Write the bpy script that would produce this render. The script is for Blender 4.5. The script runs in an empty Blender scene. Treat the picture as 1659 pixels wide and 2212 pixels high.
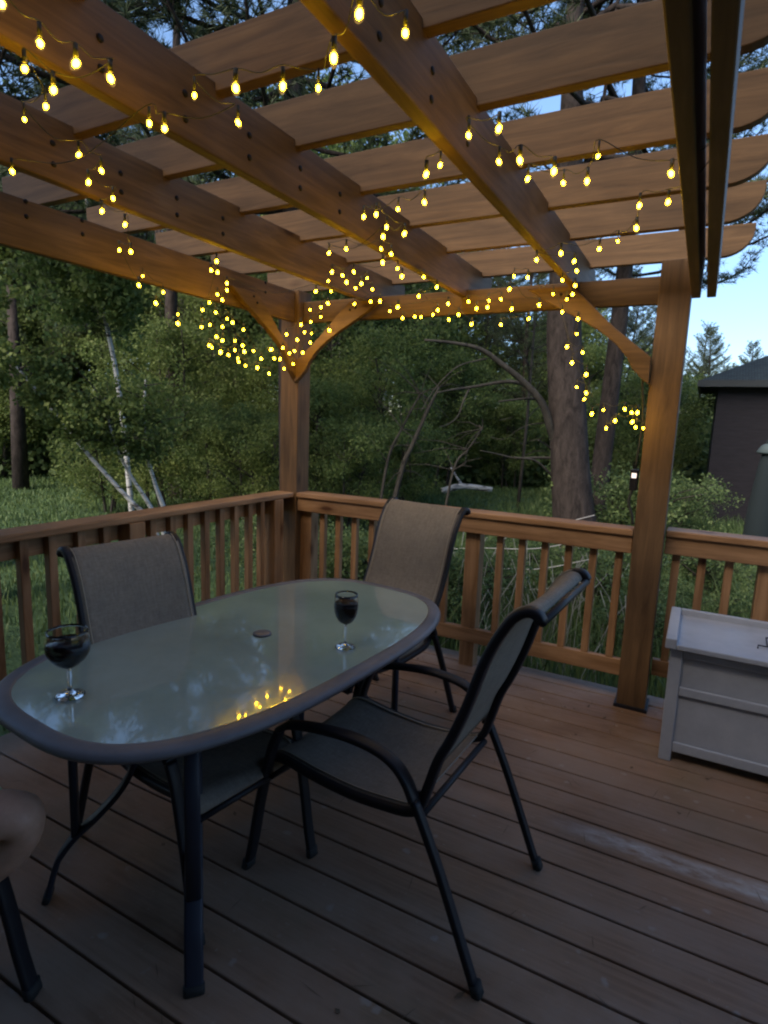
import bpy, math, random
import numpy as np
from mathutils import Vector, Matrix
random.seed(7)
RNG = np.random.default_rng(11)
sc = bpy.context.scene
COL = sc.collection
R = math.radians

# ------------------------------------------------------------------ camera frame (solved from the photo's vanishing points)
CX, CY, F = 829.5, 1106.0, 1272.755
H = 1.46
def _n(v): v = np.array(v, float); return v / np.linalg.norm(v)
XW = -_n([-1583 - CX, 816 - CY, F]); YW = _n([1522 - CX, 931 - CY, F]); ZW = _n(np.cross(XW, YW))
M = np.array([XW, YW, ZW]); EYE = np.array([0, 0, H])
def ray(u, v): return M @ _n([u - CX, v - CY, F])
def at(u, v, d):            # a point on the sight line u,v at horizontal distance d
    r = ray(u, v); return Vector(EYE + r * (d / math.hypot(r[0], r[1])))
def hit(u, v, ax, val):
    r = ray(u, v); return EYE + r * ((val - EYE[ax]) / r[ax])
cam = bpy.data.cameras.new('camera'); co = bpy.data.objects.new('camera', cam); COL.objects.link(co)
a, b, c = M @ [1, 0, 0], M @ [0, -1, 0], M @ [0, 0, -1]
mw = Matrix([[a[i], b[i], c[i], EYE[i]] for i in range(3)] + [[0, 0, 0, 1]])
co.matrix_world = mw
cam.sensor_fit = 'HORIZONTAL'; cam.sensor_width = 36; cam.lens = F / 1659 * 36
cam.clip_start = .05; cam.clip_end = 2000
sc.camera = co

# ------------------------------------------------------------------ materials
def mat(name, col, rough=.6, spec=.5, metal=0, build=None):
    m = bpy.data.materials.new(name); m.use_nodes = True
    nt = m.node_tree; p = nt.nodes['Principled BSDF']
    p.inputs['Base Color'].default_value = (*col, 1); p.inputs['Roughness'].default_value = rough
    p.inputs['Specular IOR Level'].default_value = spec; p.inputs['Metallic'].default_value = metal
    if build: build(nt, p)
    return m
def N(nt, t, **k):
    n = nt.nodes.new(t)
    for a, b in k.items():
        if a.startswith('i_'): n.inputs[a[2:].replace('_', ' ')].default_value = b
        else: setattr(n, a, b)
    return n
def ramp(nt, src, stops):
    r = nt.nodes.new('ShaderNodeValToRGB'); e = r.color_ramp.elements
    while len(e) < len(stops): e.new(.5)
    for x, (p, c) in zip(e, stops): x.position = p; x.color = (*c, 1)
    nt.links.new(src, r.inputs[0]); return r
def coords(nt, scale, kind='Object', rot=(0, 0, 0)):
    t = nt.nodes.new('ShaderNodeTexCoord'); m = nt.nodes.new('ShaderNodeMapping')
    m.inputs['Scale'].default_value = scale; m.inputs['Rotation'].default_value = rot
    nt.links.new(t.outputs[kind], m.inputs[0]); return m.outputs[0]
def bump(nt, p, h, strength=.3, dist=.01):
    b = N(nt, 'ShaderNodeBump'); b.inputs['Strength'].default_value = strength; b.inputs['Distance'].default_value = dist
    nt.links.new(h, b.inputs['Height']); nt.links.new(b.outputs[0], p.inputs['Normal']); return b
def noise(nt, vec, scale=5, detail=4, rough=.6, dist=0):
    n = nt.nodes.new('ShaderNodeTexNoise')
    n.inputs['Scale'].default_value = scale; n.inputs['Detail'].default_value = detail
    n.inputs['Roughness'].default_value = rough; n.inputs['Distortion'].default_value = dist
    nt.links.new(vec, n.inputs['Vector']); return n
def mix(nt, fac, a, b, mode='MIX'):
    m = nt.nodes.new('ShaderNodeMix'); m.data_type = 'RGBA'; m.blend_type = mode
    for s, v in ((0, fac), (6, a), (7, b)):
        if hasattr(v, 'links') or hasattr(v, 'is_linked'): nt.links.new(v, m.inputs[s])
        else: m.inputs[s].default_value = v if s == 0 else (*v, 1)
    return m.outputs[2]

def wood(name, axis, dark, light, rough=.62):
    sc_ = [9, 9, 9]; sc_[axis] = .7
    def b(nt, p):
        v = coords(nt, tuple(sc_))
        n1 = noise(nt, v, 3.0, 5, .65, .6)
        n2 = noise(nt, coords(nt, (1, 1, 1)), 2.2, 3)
        r1 = ramp(nt, n1.outputs[0], [(.32, tuple(x * .95 for x in dark)), (.5, tuple((a_ + b_) / 2 for a_, b_ in zip(dark, light))), (.66, light)])
        r2 = ramp(nt, n2.outputs[0], [(.3, (.72, .7, .68)), (.75, (1.12, 1.1, 1.05))])
        m1 = mix(nt, 1.0, r1.outputs[0], r2.outputs[0], 'MULTIPLY')
        oi = nt.nodes.new('ShaderNodeObjectInfo')
        r3 = ramp(nt, oi.outputs['Random'], [(0, (.85, .85, .85)), (1, (1.12, 1.1, 1.08))])
        m2 = mix(nt, 1.0, m1, r3.outputs[0], 'MULTIPLY')
        # a few knots
        vo = nt.nodes.new('ShaderNodeTexVoronoi'); vo.inputs['Scale'].default_value = 1.0
        ks = [5, 5, 5]; ks[axis] = 1.7
        nt.links.new(coords(nt, tuple(ks)), vo.inputs['Vector'])
        kr = ramp(nt, vo.outputs['Distance'], [(.06, (.32, .24, .2)), (.10, (.75, .7, .65)), (.17, (1, 1, 1))])
        m3 = mix(nt, 1.0, m2, kr.outputs[0], 'MULTIPLY')
        nt.links.new(m3, p.inputs['Base Color'])
        bump(nt, p, n1.outputs[0], .25, .004)
    return mat(name, light, rough, .3, build=b)
CED = ((.095, .056, .028), (.185, .112, .056))
WX, WY, WZ = [wood('cedar_' + n, i, *CED) for i, n in enumerate('xyz')]
RED = ((.23, .125, .058), (.42, .25, .135))
RX, RY, RZ = [wood('rail_' + n, i, *RED, .55) for i, n in enumerate('xyz')]

def m_deck():
    def b(nt, p):
        v = coords(nt, (1.2, 22, 22)); g = noise(nt, v, 3, 5, .6, .3)
        t = nt.nodes.new('ShaderNodeTexCoord'); s = nt.nodes.new('ShaderNodeSeparateXYZ')
        nt.links.new(t.outputs['Object'], s.inputs[0])
        # tone of each board
        d = N(nt, 'ShaderNodeMath', operation='MULTIPLY_ADD'); nt.links.new(s.outputs['Y'], d.inputs[0])
        d.inputs[1].default_value = 1 / .1433; d.inputs[2].default_value = -(2.005 % .1433) / .1433 + 20
        fl = N(nt, 'ShaderNodeMath', operation='FLOOR'); nt.links.new(d.outputs[0], fl.inputs[0])
        wn = N(nt, 'ShaderNodeTexWhiteNoise', noise_dimensions='1D'); nt.links.new(fl.outputs[0], wn.inputs['W'])
        base = ramp(nt, g.outputs[0], [(.3, (.18, .104, .06)), (.7, (.275, .168, .105))])
        tone = ramp(nt, wn.outputs['Value'], [(0, (.82, .8, .78)), (1, (1.15, 1.13, 1.12))])
        c = mix(nt, 1, base.outputs[0], tone.outputs[0], 'MULTIPLY')
        # broad weathering and green algae
        w = noise(nt, coords(nt, (1, 1.6, 1)), 1.7, 5, .65)
        wr = ramp(nt, w.outputs[0], [(.42, (0, 0, 0)), (.62, (1, 1, 1))])
        c = mix(nt, wr.outputs[0], c, (.27, .18, .125))
        al = noise(nt, coords(nt, (1, 1, 1), rot=(0, 0, .5)), 1.1, 4, .6); ar = ramp(nt, al.outputs[0], [(.56, (0, 0, 0)), (.74, (.55, .55, .55))])
        c = mix(nt, ar.outputs[0], c, (.125, .115, .065))
        sp_ = noise(nt, coords(nt, (1, 1, 1)), 26, 5, .75); spr = ramp(nt, sp_.outputs[0], [(.62, (0, 0, 0)), (.72, (.5, .5, .5))])
        c = mix(nt, spr.outputs[0], c, (.36, .30, .25))
        # pale scuffs and drips
        vo = N(nt, 'ShaderNodeTexVoronoi'); vo.inputs['Scale'].default_value = 1
        nd = noise(nt, coords(nt, (1, 1, 1)), 14, 3)
        va = N(nt, 'ShaderNodeVectorMath', operation='MULTIPLY_ADD'); va.inputs[1].default_value = (.5, .5, .5)
        nt.links.new(nd.outputs['Color'], va.inputs[0]); nt.links.new(coords(nt, (8, 9.5, 8)), va.inputs[2])
        nt.links.new(va.outputs[0], vo.inputs['Vector'])
        vr = ramp(nt, vo.outputs['Distance'], [(.05, (.55, .55, .55)), (.13, (0, 0, 0))])
        c = mix(nt, vr.outputs[0], c, (.34, .29, .25))
        # dried white streak along one board: x .1..1.6, y about 1.85
        def band(out, lo, hi, soft):
            m1 = N(nt, 'ShaderNodeMapRange', interpolation_type='SMOOTHSTEP'); nt.links.new(out, m1.inputs[0])
            m1.inputs[1].default_value = lo; m1.inputs[2].default_value = lo + soft
            m2 = N(nt, 'ShaderNodeMapRange', interpolation_type='SMOOTHSTEP'); nt.links.new(out, m2.inputs[0])
            m2.inputs[1].default_value = hi; m2.inputs[2].default_value = hi - soft
            mm = N(nt, 'ShaderNodeMath', operation='MULTIPLY'); nt.links.new(m1.outputs[0], mm.inputs[0]); nt.links.new(m2.outputs[0], mm.inputs[1])
            return mm.outputs[0]
        bx = band(s.outputs['X'], -.42, 1.9, .35); by = band(s.outputs['Y'], 2.02, 2.145, .05)
        mm = N(nt, 'ShaderNodeMath', operation='MULTIPLY'); nt.links.new(bx, mm.inputs[0]); nt.links.new(by, mm.inputs[1])
        sn = noise(nt, coords(nt, (3, 8, 1)), 2.2, 6, .7); sr = ramp(nt, sn.outputs[0], [(.36, (0, 0, 0)), (.62, (1, 1, 1))])
        m4 = N(nt, 'ShaderNodeMath', operation='MULTIPLY'); nt.links.new(mm.outputs[0], m4.inputs[0]); nt.links.new(sr.outputs[0], m4.inputs[1])
        c = mix(nt, m4.outputs[0], c, (.44, .41, .38))
        nt.links.new(c, p.inputs['Base Color'])
        rr = N(nt, 'ShaderNodeMapRange'); nt.links.new(w.outputs[0], rr.inputs[0]); rr.inputs[3].default_value = .62; rr.inputs[4].default_value = .42
        nt.links.new(rr.outputs[0], p.inputs['Roughness'])
        bump(nt, p, g.outputs[0], .35, .003)
    return mat('deck_board', (.15, .1, .07), .5, .35, build=b)
DECK = m_deck()

def m_glass_top():
    def b(nt, p):
        n = noise(nt, coords(nt, (1, 1, 1)), 60, 2); n2 = noise(nt, coords(nt, (1, 1, 1)), 9, 2)
        ad = N(nt, 'ShaderNodeMath', operation='MULTIPLY_ADD'); nt.links.new(n2.outputs[0], ad.inputs[0]); ad.inputs[1].default_value = 2.0
        nt.links.new(n.outputs[0], ad.inputs[2])
        bump(nt, p, ad.outputs[0], .03, .003)
        d = noise(nt, coords(nt, (1, 1, 1)), 3, 5, .7)
        r = ramp(nt, d.outputs[0], [(.3, (.23, .30, .265)), (.75, (.31, .385, .34))]); nt.links.new(r.outputs[0], p.inputs['Base Color'])
        p.inputs['Transmission Weight'].default_value = .0
        p.inputs['Coat Weight'].default_value = 1.0; p.inputs['Coat IOR'].default_value = 1.7; p.inputs['Coat Roughness'].default_value = .03
    return mat('frosted_glass', (.3, .38, .35), .12, .6, build=b)
GTOP = m_glass_top()
def m_metal(name, col, rough=.45):
    def b(nt, p):
        n = noise(nt, coords(nt, (1, 1, 1)), 90, 3); bump(nt, p, n.outputs[0], .15, .001)
        n2 = noise(nt, coords(nt, (1, 1, 1)), 6, 4)
        r = ramp(nt, n2.outputs[0], [(.3, tuple(.8 * x for x in col)), (.75, tuple(1.25 * x for x in col))])
        nt.links.new(r.outputs[0], p.inputs['Base Color'])
    return mat(name, col, rough, .28, .0, build=b)
RIM = m_metal('grey_powder_coat', (.12, .118, .13), .40)
LEGM = m_metal('slate_powder_coat', (.022, .025, .038), .45)
BLKM = m_metal('black_powder_coat', (.012, .012, .016), .48)
RUB = mat('black_rubber', (.012, .012, .012), .8)
def m_sling():
    def b(nt, p):
        n = noise(nt, coords(nt, (12, 60, 12)), 2, 5, .75); n2 = noise(nt, coords(nt, (60, 12, 60)), 3, 4, .7); n3 = noise(nt, coords(nt, (1, 1, 1)), 3.5, 4, .7)
        r = ramp(nt, n.outputs[0], [(.25, (.145, .125, .10)), (.8, (.235, .205, .168))]); r2 = ramp(nt, n2.outputs[0], [(.3, (.82, .82, .82)), (.7, (1.15, 1.15, 1.15))]); r3 = ramp(nt, n3.outputs[0], [(.3, (.85, .85, .87)), (.7, (1.12, 1.1, 1.08))])
        nt.links.new(mix(nt, 1, mix(nt, 1, r.outputs[0], r2.outputs[0], 'MULTIPLY'), r3.outputs[0], 'MULTIPLY'), p.inputs['Base Color'])
        bump(nt, p, n2.outputs[0], .15, .001)
    return mat('woven_sling', (.14, .12, .1), .75, .3, build=b)
SLING = m_sling()
PIPE = mat('pale_piping', (.3, .26, .2), .7)
def m_glass(name, col=(1, 1, 1), ior=1.45, rough=0):
    m = mat(name, col, rough, .5); p = m.node_tree.nodes['Principled BSDF']
    p.inputs['Transmission Weight'].default_value = 1; p.inputs['IOR'].default_value = ior; return m
GLASS = m_glass('clear_glass')
WINE = mat('red_wine', (.006, .0005, .0012), .15, .25)
def m_plastic():
    def b(nt, p):
        n = noise(nt, coords(nt, (1, 1, 1)), 220, 2); n2 = noise(nt, coords(nt, (1, 1, 1)), 5, 5, .7)
        r = ramp(nt, n2.outputs[0], [(.3, (.31, .33, .37)), (.75, (.42, .44, .48))]); nt.links.new(r.outputs[0], p.inputs['Base Color'])
        bump(nt, p, n.outputs[0], .2, .0006)
    return mat('light_grey_resin', (.42, .42, .43), .48, .4, build=b)
PLAS = m_plastic()
def m_bulb():
    m = bpy.data.materials.new('warm_bulb'); m.use_nodes = True; nt = m.node_tree; nt.nodes.clear()
    e = nt.nodes.new('ShaderNodeEmission'); o = nt.nodes.new('ShaderNodeOutputMaterial')
    e.inputs[0].default_value = (1, .58, .0095, 1); e.inputs[1].default_value = BULB; nt.links.new(e.outputs[0], o.inputs[0]); return m
BULB = 26.0
BULBM = m_bulb()
def m_halo():
    m = bpy.data.materials.new('halo_shell'); m.use_nodes = True; nt = m.node_tree; nt.nodes.clear()
    e = nt.nodes.new('ShaderNodeEmission'); e.inputs[0].default_value = (1, .60, .16, 1); e.inputs[1].default_value = .13  # faintly glowing see-through shell, added round each bulb as its halo
    t = nt.nodes.new('ShaderNodeBsdfTransparent'); t.inputs[0].default_value = (1, .97, .9, 1); x = nt.nodes.new('ShaderNodeMixShader'); x.inputs[0].default_value = .28
    o = nt.nodes.new('ShaderNodeOutputMaterial'); nt.links.new(t.outputs[0], x.inputs[1]); nt.links.new(e.outputs[0], x.inputs[2]); nt.links.new(x.outputs[0], o.inputs[0]); return m
HALO = m_halo()
WIRE = mat('dark_wire', (.02, .022, .015), .5)
def m_leaf(name, cols, trans=.25):
    m = bpy.data.materials.new(name); m.use_nodes = True; nt = m.node_tree; p = nt.nodes['Principled BSDF']
    n = noise(nt, coords(nt, (1, 1, 1)), .9, 4, .6); g = nt.nodes.new('ShaderNodeNewGeometry')
    r = ramp(nt, n.outputs[0], [(.25, cols[0]), (.55, cols[1]), (.8, cols[2])])
    r2 = ramp(nt, g.outputs['Random Per Island'], [(0, (.6, .65, .6)), (1, (1.45, 1.35, 1.3))])
    c = mix(nt, 1, r.outputs[0], r2.outputs[0], 'MULTIPLY')
    oi = nt.nodes.new('ShaderNodeObjectInfo'); r3 = ramp(nt, oi.outputs['Random'], [(0, (.8, .85, .85)), (1, (1.2, 1.12, 1))])
    c = mix(nt, 1, c, r3.outputs[0], 'MULTIPLY')
    nt.links.new(c, p.inputs['Base Color']); p.inputs['Roughness'].default_value = .55; p.inputs['Specular IOR Level'].default_value = .25
    t = nt.nodes.new('ShaderNodeBsdfTranslucent'); nt.links.new(c, t.inputs[0])
    x = nt.nodes.new('ShaderNodeMixShader'); x.inputs[0].default_value = trans
    o = nt.nodes['Material Output']; nt.links.new(p.outputs[0], x.inputs[1]); nt.links.new(t.outputs[0], x.inputs[2]); nt.links.new(x.outputs[0], o.inputs[0])
    return m
LEAF = m_leaf('birch_leaf', [(.10, .15, .055), (.14, .20, .065), (.20, .23, .09)], .45)
LEAF2 = m_leaf('shrub_leaf', [(.09, .15, .07), (.125, .19, .08), (.17, .22, .10)], .4)
NEED = m_leaf('pine_needle', [(.05, .075, .045), (.075, .11, .06), (.11, .14, .08)], .1)
GRASS = m_leaf('grass_blade', [(.065, .115, .052), (.09, .15, .06), (.145, .18, .08)], .3)
SEED = mat('pale_seed_head', (.3, .32, .3), .8)
def m_bark(name, a, b_, white=False):
    def b(nt, p):
        n = noise(nt, coords(nt, (9, 9, 3.2) if not white else (3, 3, 14)), 1.4, 6, .7, .5)
        if white: r = ramp(nt, n.outputs[0], [(.40, b_), (.5, a)])
        else: r = ramp(nt, n.outputs[0], [(.35, a), (.68, b_)])
        nt.links.new(r.outputs[0], p.inputs['Base Color']); bump(nt, p, n.outputs[0], .8 if not white else .2, .03)
    return mat(name, a, .85, .2, build=b)
PBARK = m_bark('pine_bark', (.016, .013, .012), (.062, .05, .045))
BBARK = m_bark('birch_bark', (.50, .51, .50), (.06, .055, .05), True)
DEADB = m_bark('dead_twig', (.03, .028, .025), (.07, .065, .055))
def m_ground():
    def b(nt, p):
        n = noise(nt, coords(nt, (1, 1, 1)), .35, 6, .7); n2 = noise(nt, coords(nt, (1, 1, 1)), 18, 5, .7)
        r = ramp(nt, n.outputs[0], [(.3, (.05, .085, .045)), (.55, (.075, .13, .06)), (.78, (.14, .14, .085))])
        r2 = ramp(nt, n2.outputs[0], [(.25, (.55, .55, .55)), (.8, (1.35, 1.35, 1.3))])
        nt.links.new(mix(nt, 1, r.outputs[0], r2.outputs[0], 'MULTIPLY'), p.inputs['Base Color'])
        bump(nt, p, n2.outputs[0], 1, .05)
    return mat('meadow_ground', (.05, .08, .03), .95, .1, build=b)
GROUND = m_ground()
SHW = None
def m_siding(name, c1, c2, per=.15):
    def b(nt, p):
        w = N(nt, 'ShaderNodeTexWave', wave_type='BANDS', bands_direction='Z', wave_profile='SAW'); w.inputs['Scale'].default_value = 2 * math.pi / 20 / per
        nt.links.new(coords(nt, (1, 1, 1)), w.inputs[0])
        n = noise(nt, coords(nt, (1, 1, 6)), 4, 5)
        r = ramp(nt, n.outputs[0], [(.3, c1), (.75, c2)]); nt.links.new(r.outputs[0], p.inputs['Base Color'])
        bump(nt, p, w.outputs['Fac'], .8, .015)
    return mat(name, c1, .7, .3, build=b)
SHEDW = m_siding('dark_lap_siding', (.012, .011, .015), (.022, .02, .026))
HOUSEW = m_siding('added_house_siding', (.05, .045, .04), (.075, .066, .058))
def m_shingle():
    def b(nt, p):
        br = N(nt, 'ShaderNodeTexBrick'); br.inputs['Scale'].default_value = 5
        for i, c in ((1, (.035, .05, .055)), (2, (.05, .068, .072)), (3, (.02, .025, .03))): br.inputs[i].default_value = (*c, 1)
        br.inputs['Mortar Size'].default_value = .03
        nt.links.new(coords(nt, (1, 1.2, 1)), br.inputs[0]); nt.links.new(br.outputs[0], p.inputs['Base Color'])
        bump(nt, p, br.outputs[0], .4, .01)
    return mat('roof_shingle', (.04, .05, .06), .9, .2, build=b)
SHING = m_shingle()
TRIM = mat('dark_trim', (.02, .028, .032), .6)
TEAL = mat('teal_cover', (.006, .014, .018), .9)
PALE = mat('pale_blue_cap', (.22, .27, .29), .6)
PANE = mat('window_pane', (.02, .025, .03), .05, .8)
WHITE = mat('white_frame', (.6, .6, .58), .5)
BOLT = mat('bolt_head', (.015, .012, .01), .6, .3, .3)

# ------------------------------------------------------------------ mesh helpers
class MB:
    def __init__(s): s.v = []; s.f = []; s.sm = []
    def add(s, v, f, smooth=False):
        o = len(s.v); s.v += [tuple(x) for x in v]; s.f += [tuple(i + o for i in q) for q in f]; s.sm += [smooth] * len(f); return s
    def box(s, x0, x1, y0, y1, z0, z1):
        v = [(x, y, z) for x in (x0, x1) for y in (y0, y1) for z in (z0, z1)]
        return s.add(v, [(0, 1, 3, 2), (4, 6, 7, 5), (0, 4, 5, 1), (2, 3, 7, 6), (0, 2, 6, 4), (1, 5, 7, 3)])
    def prism(s, poly, ax, a0, a1):      # poly in the other two axes
        n = len(poly); o = [i for i in range(3) if i != ax]; v = []
        for a in (a0, a1):
            for p in poly:
                q = [0, 0, 0]; q[ax] = a; q[o[0]] = p[0]; q[o[1]] = p[1]; v.append(q)
        f = [tuple(range(n)), tuple(range(2 * n - 1, n - 1, -1))] + [(i, i + n, (i + 1) % n + n, (i + 1) % n) for i in range(n)]
        return s.add(v, f)
    def tube(s, pts, r, n=10, flat=None, caps=True, up=None):   # r: number or list; flat=(a,b) half sizes, 'b' along up
        P = [Vector(p) for p in pts]; k = len(P); vs = []
        if not hasattr(r, '__len__'): r = [r] * k
        T = [(P[min(i + 1, k - 1)] - P[max(i - 1, 0)]).normalized() for i in range(k)]
        u = Vector(up) if up is not None else (Vector((0, 0, 1)) if abs(T[0].z) < .9 else Vector((1, 0, 0)))
        for i in range(k):
            if up is not None: u = Vector(up)
            a = T[i].cross(u).normalized(); u2 = a.cross(T[i]).normalized(); u = u2
            for j in range(n):
                t = 2 * math.pi * j / n; cx, cy = math.cos(t), math.sin(t)
                if flat:
                    e = .55; cx = math.copysign(abs(cx) ** e, cx) * flat[0]; cy = math.copysign(abs(cy) ** e, cy) * flat[1]
                    vs.append(P[i] + a * cx + u2 * cy)
                else: vs.append(P[i] + a * (cx * r[i]) + u2 * (cy * r[i]))
        f = [(i * n + j, i * n + (j + 1) % n, (i + 1) * n + (j + 1) % n, (i + 1) * n + j) for i in range(k - 1) for j in range(n)]
        if caps: f += [tuple(range(n - 1, -1, -1)), tuple((k - 1) * n + j for j in range(n))]
        return s.add(vs, f, True)
    def lathe(s, prof, c=(0, 0, 0), n=24, close=False):
        v = []; k = len(prof)
        for r_, z in prof:
            for j in range(n): t = 2 * math.pi * j / n; v.append((c[0] + r_ * math.cos(t), c[1] + r_ * math.sin(t), c[2] + z))
        f = [(i * n + j, i * n + (j + 1) % n, (i + 1) * n + (j + 1) % n, (i + 1) * n + j) for i in range(k - 1) for j in range(n)]
        if close: f += [((k - 1) * n + j, (k - 1) * n + (j + 1) % n, (j + 1) % n, j) for j in range(n)]
        return s.add(v, f, True)
    def build(s, name, m, parent=None, bevel=0, seg=2, loc=None, weld=False):
        me = bpy.data.meshes.new(name); me.from_pydata(s.v, [], s.f); me.materials.append(m)
        me.polygons.foreach_set('use_smooth', s.sm)
        o = bpy.data.objects.new(name, me); COL.objects.link(o)
        if bevel:
            b_ = o.modifiers.new('bevel', 'BEVEL'); b_.width = bevel; b_.segments = seg; b_.limit_method = 'ANGLE'; b_.angle_limit = R(40)
        if parent: o.parent = parent
        if loc is not None: o.location = loc
        return o
def tag(o, label=None, cat=None, group=None, kind=None):
    if label: o['label'] = label
    if cat: o['category'] = cat
    if group: o['group'] = group
    if kind: o['kind'] = kind
    return o
def empty(name, loc=(0, 0, 0), rz=0, label=None, cat=None, group=None):
    o = bpy.data.objects.new(name, None); COL.objects.link(o); o.empty_display_size = .1
    o.location = loc; o.rotation_euler = (0, 0, rz); return tag(o, label, cat, group)
def copy_tree(o, parent=None):
    c = o.copy(); COL.objects.link(c); c.parent = parent
    for ch in [x for x in bpy.data.objects if x.parent == o]: copy_tree(ch, c)
    return c
def spline(pts, per=8):
    P = [Vector(p) for p in pts]; Q = [P[0] * 2 - P[1]] + P + [P[-1] * 2 - P[-2]]; out = []
    for i in range(1, len(Q) - 2):
        for k in range(per):
            t = k / per; a, b, c, d = Q[i - 1], Q[i], Q[i + 1], Q[i + 2]
            out.append(.5 * ((2 * b) + (c - a) * t + (2 * a - 5 * b + 4 * c - d) * t * t + (3 * b - a - 3 * c + d) * t ** 3))
    return out + [P[-1]]

GZ = -.58
# ------------------------------------------------------------------ ground
def ground():
    n = 120; xs = np.concatenate([-np.geomspace(400, 12, 30), np.linspace(-11, 11, 60), np.geomspace(12, 400, 30)])
    ys = np.concatenate([-np.geomspace(400, 12, 30), np.linspace(-11, 11, 50) , np.geomspace(12, 400, 40)])
    X, Y = np.meshgrid(xs, ys); Rr = np.hypot(X, Y)
    Z = GZ + .05 * np.sin(X * .7 + 1) * np.cos(Y * .6) + np.clip((Rr - 14) / 60, 0, 1) * .9 * (.6 + .4 * np.sin(X * .11))
    m = MB(); nx = len(xs)
    m.v = list(map(tuple, np.stack([X.ravel(), Y.ravel(), Z.ravel()], 1)))
    m.f = [(j * nx + i, j * nx + i + 1, (j + 1) * nx + i + 1, (j + 1) * nx + i) for j in range(len(ys) - 1) for i in range(nx - 1)]; m.sm = [True] * len(m.f)
    tag(m.build('ground', GROUND), kind='structure')
ground()
def gz(x, y):
    r = math.hypot(x, y); return GZ + .05 * math.sin(x * .7 + 1) * math.cos(y * .6) + min(max((r - 14) / 60, 0), 1) * .9 * (.6 + .4 * math.sin(x * .11))

# ------------------------------------------------------------------ deck
m = MB(); y = 2.005 + .004 - .1433 * 25; k = 0
while y < 3.40:
    m.box(-2.62, 3.2, y, y + .1355, -.026, 0); y += .1433
m.build('deck', DECK, bevel=.004)['kind'] = 'structure'
m = MB()
for i in range(15): m.box(-2.55 + i * .4, -2.51 + i * .4, -1.6, 3.38, -.2, -.03)
m.box(-2.6, 3.2, 3.385, 3.42, -.22, -.029); m.box(-2.6, -2.56, -1.6, 3.38, -.22, -.029)
tag(m.build('deck_frame', RX), kind='structure')

# ------------------------------------------------------------------ pergola
perg = empty('pergola', (-1.3, 3.26, 0), 0, 'cedar pergola with open slatted roof, bolted beams and curved corner braces over the deck', 'pergola')
PO = Vector((-1.3, 3.26, 0))
def pp(mb, name, m_, bevel=.004, parent=perg):
    o = mb.build(name, m_, None, bevel); o.data.transform(Matrix.Translation(-PO)); o.parent = parent; return o
for x0, top in ((-2.515, 2.257), (-.262, 2.25)):
    pp(MB().box(x0, x0 + .14, 3.195, 3.335, 0, top), 'post', WZ)
for x0 in (-2.515, -.262): pp(MB().box(x0, x0 + .14, -1.45, -1.31, 0, 2.25), 'post', WZ)
m = MB()
for x0 in (-2.515, -.262):
    m = MB(); m.box(x0 - .012, x0 + .152, 3.183, 3.347, .0, .018); pp(m, 'post_base', BLKM, .002)
hd = pp(MB().box(-2.375, -.262, 3.245, 3.283, 2.06, 2.19), 'header_beam', WX)
sb = pp(MB().box(-2.44, -2.402, -1.6, 3.194, 2.06, 2.248), 'side_beam', WY)
b1 = pp(MB().box(-.118, -.08, -1.6, 3.16, 2.06, 2.25), 'side_beam', WY)
b2 = pp(MB().box(-.056, -.018, -1.6, 3.16, 2.06, 2.25), 'side_beam', WY)
def bolts(x, ys, zs, parent):
    for y in ys:
        for z in zs:
            o = MB().lathe([(0, .004), (.007, .004), (.009, .002), (.009, -.001)], n=10).build('bolt', BOLT)
            o.data.transform(Matrix.Translation(Vector((x, y, z)) - PO) @ Matrix.Rotation(R(90), 4, 'Y')); o.parent = parent
bolts(-2.402, [1.0, 1.235, 1.473, 1.71, 2.9], (2.185, 2.24), sb)
JX = (-1.85, -1.25, -.64); BY = ([.98, 1.228, 1.469, 1.715, 1.96], [.95, 1.191, 1.434, 1.681, 1.92], [1.11, 1.36, 1.6])
for jx, ys in zip(JX, BY):
    j = pp(MB().prism([(-1.6, 2.15), (3.242, 2.15), (3.242, 2.193), (3.60, 2.193), (3.66, 2.24), (3.66, 2.335), (-1.6, 2.335)], 0, jx - .038, jx), 'joist', WY); bolts(jx, ys, (2.197, 2.257), j)
# slats with rounded tails
SY = [-1.2, -.78, -.37, .04, .46, .88, 1.298, 1.65, 2.06, 2.49, 2.92, 3.47]
for sy in SY:
    x1 = .114; z0, z1 = 2.31, 2.455; xl = -2.86
    def tail(x, sgn):
        pts = []
        for t in np.linspace(0, 1, 9):
            a = t * math.pi / 2; pts.append((x - sgn * (.13 - .13 * math.sin(a) ** 1.2), z0 + .115 * (1 - math.cos(a)) ** 1.1))
        return pts
    poly = [(x1, z1)] + tail(x1, 1)[::-1] + tail(xl, -1) + [(xl, z1)]
    pp(MB().prism(poly, 1, sy, sy + .038), 'slat', WX, .003)
# braces
BR = [(0.627, 2.155), (.41, 2.155), (.345, 2.105), (.18, 1.945), (0, 1.80), (0, 1.67), (.035, 1.70), (.08, 1.745), (.11, 1.80), (.165, 1.865), (.24, 1.925), (.33, 1.98), (.43, 2.035), (.53, 2.09)]
pp(MB().prism([(-.262 - d, z) for d, z in BR], 1, 3.157, 3.195), 'brace', WX)
pp(MB().prism([(-2.375 + d, z) for d, z in BR], 1, 3.157, 3.195), 'brace', WX)
lb = pp(MB().prism([(3.195 - d, z) for d, z in BR], 0, -2.401, -2.363), 'brace', WY)
for dx, pr in ((-.262, -1), (-2.375, 1)):
    for d, z in ((.45, 2.115), (.41, 2.105)):
        o = MB().lathe([(0, .004), (.006, .004), (.008, 0)], n=8).build('bolt', BOLT)
        o.data.transform(Matrix.Translation(Vector((dx + pr * d, 3.156, z)) - PO) @ Matrix.Rotation(R(90), 4, 'X')); o.parent = perg
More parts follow.
